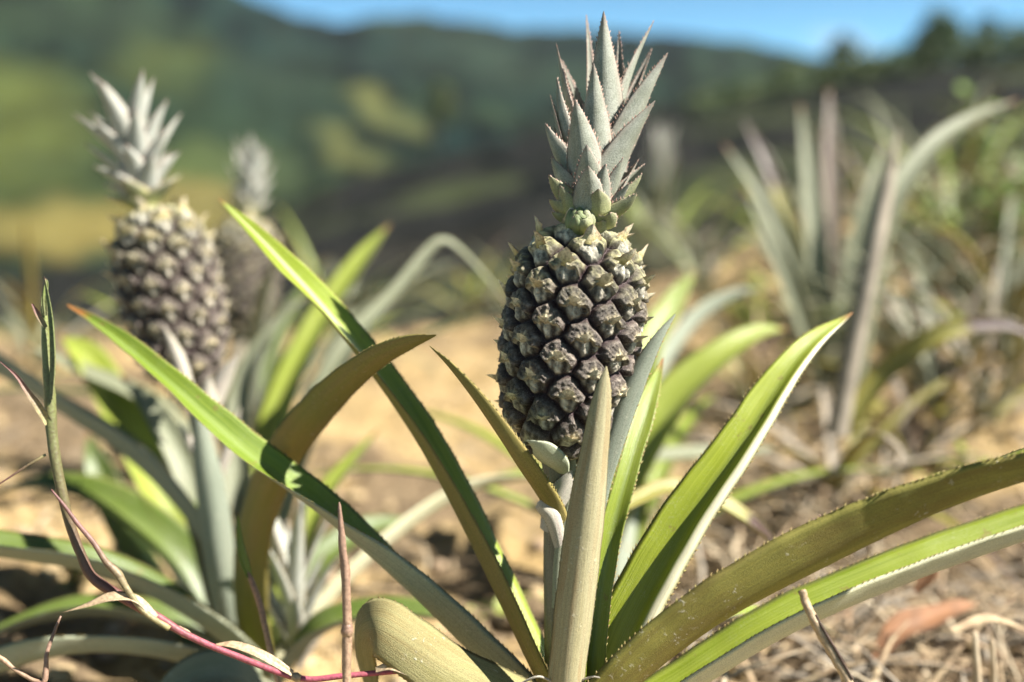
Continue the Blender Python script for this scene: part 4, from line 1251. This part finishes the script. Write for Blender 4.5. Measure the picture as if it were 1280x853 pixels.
def weed(label, px, y, h, spread, nst, nl, size, mat, cat='weed'):
    b = on_ground(px, y)
    t = thing('weed_plant', label, cat, b)
    ms = MB(); ml = MB()
    for k in range(nst):
        a = k * 2.4 + px; lean = rnd.uniform(.1, 1) * spread
        hh = h * rnd.uniform(.6, 1.05)
        tip = b + Vector((math.cos(a) * lean, math.sin(a) * lean, hh))
        mid = b + Vector((math.cos(a) * lean * .35, math.sin(a) * lean * .35, hh * .55))
        A = catmull([tuple(b), tuple(mid), tuple(tip)], 8)
        ms.tube(A, [.003 * (1 - .7 * i / 7) for i in range(8)], 5)
        for q in range(nl):
            f = .25 + .75 * (q + .5) / nl
            i = min(6, int(f * 7)); p = Vector(A[i]).lerp(Vector(A[i + 1]), f * 7 - i)
            az = q * 2.4 + k; up = rnd.uniform(-.1, .8)
            d = Vector((math.cos(az), math.sin(az), up)).normalized()
            s = size * rnd.uniform(.6, 1.2)
            sd = d.cross(Vector((0, 0, 1))).normalized() * s * .27
            nn = sd.cross(d).normalized() * s * .08
            ml.add([p, p + d * s * .45 + sd + nn, p + d * s, p + d * s * .45 - sd + nn, p + d * s * .5], [(0, 4, 1), (1, 4, 2), (2, 4, 3), (3, 4, 0)])
    ms.build('stem', M['weedstem'], t)
    ml.build('foliage', M[mat], t)


weed('tall leafy green weed at the right edge of the picture', 1250, 2.0, .30, .16, 12, 16, .05, 'weed')
weed('bushy light green weed right of the arching grey leaf', 1165, 2.1, .24, .15, 11, 14, .045, 'weed')
weed('small yellow green weed on bare soil at right, above the big leaf', 1205, 1.25, .07, .05, 7, 9, .022, 'weed2')
weed('tiny yellow weed on the soil left of the bent grass stalk foot', 75, 1.1, .05, .03, 6, 7, .02, 'weed2')
weed('round weed clump behind the bushy light green weed', 1215, 2.9, .34, .2, 12, 14, .06, 'weed')
weed('low weed beside the sandy patch left of the tall upright grey leaved plant', 940, 2.1, .12, .1, 8, 10, .035, 'weed2')
weed('low green weed in the grass left of the most distant crown', 700, 2.9, .16, .16, 8, 10, .045, 'weed')

# ================================================================== GRASS STALKS IN FRONT
def stalk_mat(name, stops, scale=3.0):
    m = NT(name)
    t = m.attr('t')
    geo = m.n('ShaderNodeNewGeometry').outputs['Position']
    n = m.noise(geo, 500.0, 3)
    n2 = m.noise(geo, 90.0, 3)
    f = m.math('ADD', t, m.math('MULTIPLY', m.math('SUBTRACT', n2, .5), .12))
    col = m.ramp(f, stops)
    col = m.mix(m.math('MULTIPLY', m.ramp(n, [(.46, 0), (.58, 1)]), .65), col, m.mix(.6, col, (.08, .05, .03)))
    return m.done(col, .5, m.bump(n, .0004), .4)


M['culm'] = stalk_mat('grass_stalk_skin', [(0, (.36, .07, .11)), (.28, (.33, .085, .11)), (.42, (.15, .055, .05)), (.58, (.12, .075, .045)), (.75, (.14, .145, .055)), (1, (.2, .23, .07))])
M['blade'] = stalk_mat('grass_blade', [(0, (.30, .26, .12)), (.35, (.22, .17, .09)), (.7, (.20, .10, .08)), (1, (.15, .06, .055))])
M['bladegreen'] = stalk_mat('grass_blade_green', [(0, (.22, .22, .10)), (.5, (.16, .2, .06)), (.85, (.22, .24, .09)), (1, (.2, .1, .07))])
M['tan'] = stalk_mat('dry_blade', [(0, (.44, .33, .20)), (1, (.38, .27, .16))])
M['pinkdry'] = stalk_mat('dry_pink_stalk', [(0, (.36, .25, .15)), (.5, (.29, .18, .12)), (1, (.2, .12, .085))])


def ptube(mb, P, n=40, mi=0, rough=.12, sides=10):
    """P: (px,py,depth,diameter_px)"""
    A = catmull([(*W(x, y, d), w * d / F * .44) for x, y, d, w in P], n)
    mb.tube([a[:3] for a in A], [max(a[3], .0002) for a in A], sides, mi, rnd.random() * 9, rough)


gs = thing('grass_stalk', 'bent grass stalk, green above and pink below, rising at the left edge', 'grass stalk', W(500, 900, .63))
mb = MB()
ptube(mb, [(560, 838, .64, 7), (500, 839, .635, 8), (430, 845, .63, 8), (374, 848, .63, 9), (300, 822, .63, 9), (236, 795, .628, 10), (196, 771, .626, 13), (150, 745, .625, 15), (116, 722, .624, 15), (100, 690, .624, 14), (86, 650, .623, 14), (74, 600, .622, 15), (65, 545, .622, 16), (62, 490, .622, 16), (58, 440, .622, 13), (56, 400, .622, 9), (54, 384, .622, 7)], 110)
mb.build('stem', M['culm'], gs)
for P in ([(236, 795, .629, 10), (233, 793, .629, 12), (222, 786, .629, 11)], [(376, 848, .629, 9), (371, 847, .629, 13), (365, 845, .629, 10)]):
    mb = MB(); ptube(mb, P, 8); mb.build('node', M['tan'], gs)
def gblade(spec, mat='blade', **kw):
    mb = MB(); leaf_into(mb, pxleaf(spec), teeth=0, K=7, nseg=30, thick=.0006, seed=rnd.random() * 9, **kw)
    return mb.build('blade', [M[mat]] * 3, gs)
gblade([(60, 530, .620, 14, (.4, .3, .9), 60), (48, 510, .618, 16, (.4, .3, .9), 60), (34, 490, .617, 11, (.4, .3, .9), 60), (20, 470, .617, 6, (.4, .3, .9), 60), (0, 452, .617, 2, (.4, .3, .9), 60)])
gblade([(66, 500, .619, 10, (-.5, .1, .9), 60), (69, 450, .618, 13, (-.5, .1, .9), 60), (66, 400, .618, 10, (-.5, .1, .9), 60), (60, 365, .618, 6, (-.5, .1, .9), 60), (55, 345, .618, 1, (-.5, .1, .9), 60)], 'bladegreen')
gblade([(56, 395, .620, 8, (.5, .1, .9), 55), (55, 375, .62, 10, (.5, .1, .9), 55), (58, 355, .62, 6, (.5, .1, .9), 55), (57, 348, .62, 1, (.5, .1, .9), 55)], 'bladegreen' if 'bladegreen' in M else 'culm')
gblade([(57, 410, .620, 8, (.5, .1, .9), 60), (48, 395, .62, 10, (.5, .1, .9), 60), (40, 380, .62, 3, (.5, .1, .9), 60)], 'blade')
gblade([(195, 772, .622, 10, (0, .8, .5), 30), (170, 750, .62, 14, (0, .8, .5), 35), (140, 748, .617, 17, (.1, .8, .5), 30), (110, 757, .616, 11, (.1, .8, .5), 20), (78, 766, .615, 1, (.1, .8, .5), 20)], 'tan', wave=.0012)
gblade([(365, 843, .626, 8, (0, .8, .5), 30), (330, 822, .623, 15, (0, .8, .5), 30), (295, 808, .622, 14, (0, .8, .5), 30), (270, 806, .622, 2, (0, .8, .5), 30)], 'tan', wave=.001)
gblade([(58, 570, .621, 7, (0, .8, .5), 50), (40, 580, .62, 7, (0, .8, .5), 50), (15, 596, .62, 5, (0, .8, .5), 50), (-10, 612, .62, 3, (0, .8, .5), 50)], 'blade')
gblade([(470, 838, .628, 8, (0, .6, .8), 30), (490, 834, .626, 12, (0, .6, .8), 30), (515, 845, .625, 6, (0, .6, .8), 30), (530, 856, .625, 2, (0, .6, .8), 30)], 'tan')
mb = MB()
ptube(mb, [(212, 786, .622, 8), (180, 765, .620, 8), (158, 735, .619, 9), (146, 716, .619, 12), (132, 702, .618, 9), (118, 680, .618, 8), (98, 656, .618, 7), (80, 632, .618, 5), (64, 612, .618, 2)], 50)
mb.build('side_shoot', M['blade'], gs)

t = tag(None or thing('grass_stalk', 'upright dry pinkish brown stalk in front of the stubby scurfy leaf', 'grass stalk', W(433, 900, .615)))
mb = MB(); ptube(mb, [(433, 920, .615, 13), (433, 850, .615, 12), (434, 790, .615, 13), (432, 720, .615, 13), (428, 680, .615, 11), (425, 640, .615, 6), (424, 628, .615, 2)], 40, rough=.25); mb.build('stem', M['pinkdry'], t)
mb = MB(); ptube(mb, [(434, 796, .615, 13), (434, 789, .615, 18), (434, 780, .615, 14)], 8); mb.build('node', M['pinkdry'], t)

t = thing('grass_stalk', 'thin soft stalk with a narrow green blade left of the dry pinkish stalk', 'grass stalk', W(350, 880, .72))
mb = MB(); ptube(mb, [(352, 870, .71, 8), (338, 815, .71, 8), (326, 760, .715, 9), (314, 725, .715, 8), (305, 700, .72, 6)], 30); mb.build('stem', M['pinkdry'], t)
mb = MB(); leaf_into(mb, pxleaf([(312, 722, .715, 10, (.5, 0, .9), 50), (304, 700, .715, 15, (.5, 0, .9), 50), (299, 675, .715, 11, (.5, 0, .9), 50), (297, 640, .715, 1, (.5, 0, .9), 40)]), teeth=0, K=7, nseg=20, thick=.0006); mb.build('blade', [M['up_green'], M['lo_pale'], M['straw']], t)

t = tag(MB(), None) if False else None
mb = MB(); ptube(mb, [(-20, 812, .63, 6), (0, 822, .63, 7), (20, 838, .63, 6), (45, 852, .63, 6), (56, 850, .63, 8), (58, 820, .632, 6), (66, 795, .636, 5), (76, 770, .64, 3)], 50, rough=.3)
tag(mb.build('dry_tendril', M['pinkdry']), 'curled brown tendril in the bottom left corner', 'tendril')
st = thing('dry_twig', 'split tan twig leaning from under the big drooping leaf at lower right', 'twig', W(1060, 870, .60))
mb = MB(); ptube(mb, [(1075, 890, .598, 13), (1060, 852, .598, 15), (1040, 815, .600, 15), (1020, 780, .602, 14), (1008, 755, .604, 12), (1002, 738, .605, 11)], 40, rough=.3); mb.build('stem', M['tan'], st)
mb = MB(); ptube(mb, [(1066, 850, .5955, 3), (1048, 818, .597, 4), (1030, 788, .599, 4), (1020, 768, .601, 2)], 20, rough=.3); mb.build('split', plain('twig_split', (.05, .03, .02), (.09, .055, .04), 300), st)
mb = MB()
for k in range(7):
    a = W(1020 + rnd.uniform(-5, 5), 654 + rnd.uniform(-4, 3), .610)
    leaf_into(mb, [(*a, .0012, 0, .2, -1, 20), (*(a + Vector((rnd.uniform(-.003, .003), -.001, rnd.uniform(.001, .004)))), .0016, .3, .2, -1, 30), (*(a + Vector((rnd.uniform(-.004, .004), -.001, rnd.uniform(.001, .005)))), .0004, 0, .2, -1, 30)], nseg=6, K=5, teeth=0, thick=.0006)
tag(mb.build('dry_flower', [M['pinkdry']] * 3), 'tiny brown dried flower caught on the toothed edge of the big drooping leaf', 'dry flower')
for P, lab in (([(1240, 800, .80, 7), (1242, 850, .80, 9), (1243, 900, .80, 9)], 'short upright yellowish straw stub near the lower right corner'), ([(1218, 790, .80, 8), (1222, 850, .80, 11), (1224, 900, .80, 11)], 'thicker pale straw stub left of the yellowish stub')):
    mb = MB(); ptube(mb, P, 16, rough=.2); tag(mb.build('straw_stub', M['straw2']), lab, 'straw')

# ------------------------------------------------------------------ air
hz = bmesh.new(); bmesh.ops.create_cube(hz, size=1)
hm = bpy.data.meshes.new('haze'); hz.to_mesh(hm); hz.free()
ho = bpy.data.objects.new('haze', hm); C.objects.link(ho)
zs = [v.co.z for o in C.objects if o.name in ('ground', 'grey_hillside', 'green_hills') for v in o.data.vertices]
z0, z1 = min(zs) - 1, max(zs) + 25
ho.scale = (4600, 4600, z1 - z0); ho.location = (0, 0, (z0 + z1) / 2)
ho['kind'] = 'stuff'; ho['label'] = 'thin blue air between the camera and the hills'
hmat = bpy.data.materials.new('haze'); hmat.use_nodes = True
t_ = hmat.node_tree; t_.nodes.remove(t_.nodes['Principled BSDF'])
pv = t_.nodes.new('ShaderNodeVolumePrincipled'); pv.inputs['Color'].default_value = (.75, .86, 1, 1)
pv.inputs['Density'].default_value = .00012; pv.inputs['Anisotropy'].default_value = .2
t_.links.new(pv.outputs[0], t_.nodes['Material Output'].inputs['Volume'])
hm.materials.append(hmat)

# ================================================================== LIGHT AND SKY
sd = D((.66, .68, .28))
el = math.asin(sd.z); az = math.atan2(sd.x, sd.y)
sun = bpy.data.lights.new('sun', 'SUN')
sun.energy = 5.0; sun.angle = R(.53); sun.color = (1, .96, .90)
so = bpy.data.objects.new('sun', sun); C.objects.link(so)
so.rotation_euler = Vector(sd).to_track_quat('Z', 'Y').to_euler()

w = bpy.data.worlds.new('World'); S.world = w
w.use_nodes = True
nt = w.node_tree
bg = nt.nodes['Background']
sky = nt.nodes.new('ShaderNodeTexSky')
sky.sky_type = 'NISHITA'; sky.sun_disc = False
sky.sun_elevation = el; sky.sun_rotation = az
sky.altitude = 900; sky.air_density = 1.0; sky.dust_density = .25; sky.ozone_density = 3.0
tc = nt.nodes.new('ShaderNodeTexCoord')
mp = nt.nodes.new('ShaderNodeMapping'); mp.inputs['Scale'].default_value = (5, 5, 16)
nt.links.new(tc.outputs['Generated'], mp.inputs[0])
no = nt.nodes.new('ShaderNodeTexNoise'); no.inputs['Scale'].default_value = 1.0; no.inputs['Detail'].default_value = 5
nt.links.new(mp.outputs[0], no.inputs['Vector'])
cr = nt.nodes.new('ShaderNodeValToRGB'); cr.color_ramp.elements[0].position = .60; cr.color_ramp.elements[1].position = .80
nt.links.new(no.outputs[0], cr.inputs[0])
mx = nt.nodes.new('ShaderNodeMix'); mx.data_type = 'RGBA'
nt.links.new(cr.outputs[0], mx.inputs[0]); tn = nt.nodes.new('ShaderNodeMix'); tn.data_type = 'RGBA'; tn.blend_type = 'MULTIPLY'; tn.inputs[0].default_value = 1; tn.inputs[7].default_value = (1, 1, 1, 1); nt.links.new(sky.outputs[0], tn.inputs[6]); nt.links.new(tn.outputs[2], mx.inputs[6]); mx.inputs[7].default_value = (5.5, 6.2, 6.8, 1)
nt.links.new(mx.outputs[2], bg.inputs[0])
sx = nt.nodes.new('ShaderNodeSeparateXYZ'); nt.links.new(tc.outputs['Generated'], sx.inputs[0])
zr = nt.nodes.new('ShaderNodeValToRGB'); nt.links.new(sx.outputs[2], zr.inputs[0])
zr.color_ramp.elements[0].position = .10; zr.color_ramp.elements[0].color = (.66, 1.1, 1.2, 1)
zr.color_ramp.elements[1].position = .30; zr.color_ramp.elements[1].color = (.27, .31, .30, 1)
e_ = zr.color_ramp.elements.new(0.0); e_.color = (.85, 1.06, 1.12, 1)
nt.links.new(zr.outputs[0], tn.inputs[7])
bg.inputs[1].default_value = .06

S.view_settings.view_transform = 'Standard'
S.view_settings.look = 'None'
S.view_settings.exposure = 1.58
S.view_settings.gamma = 1
S.render.engine = 'CYCLES'
S.cycles.max_bounces = 6
S.cycles.use_denoising = True
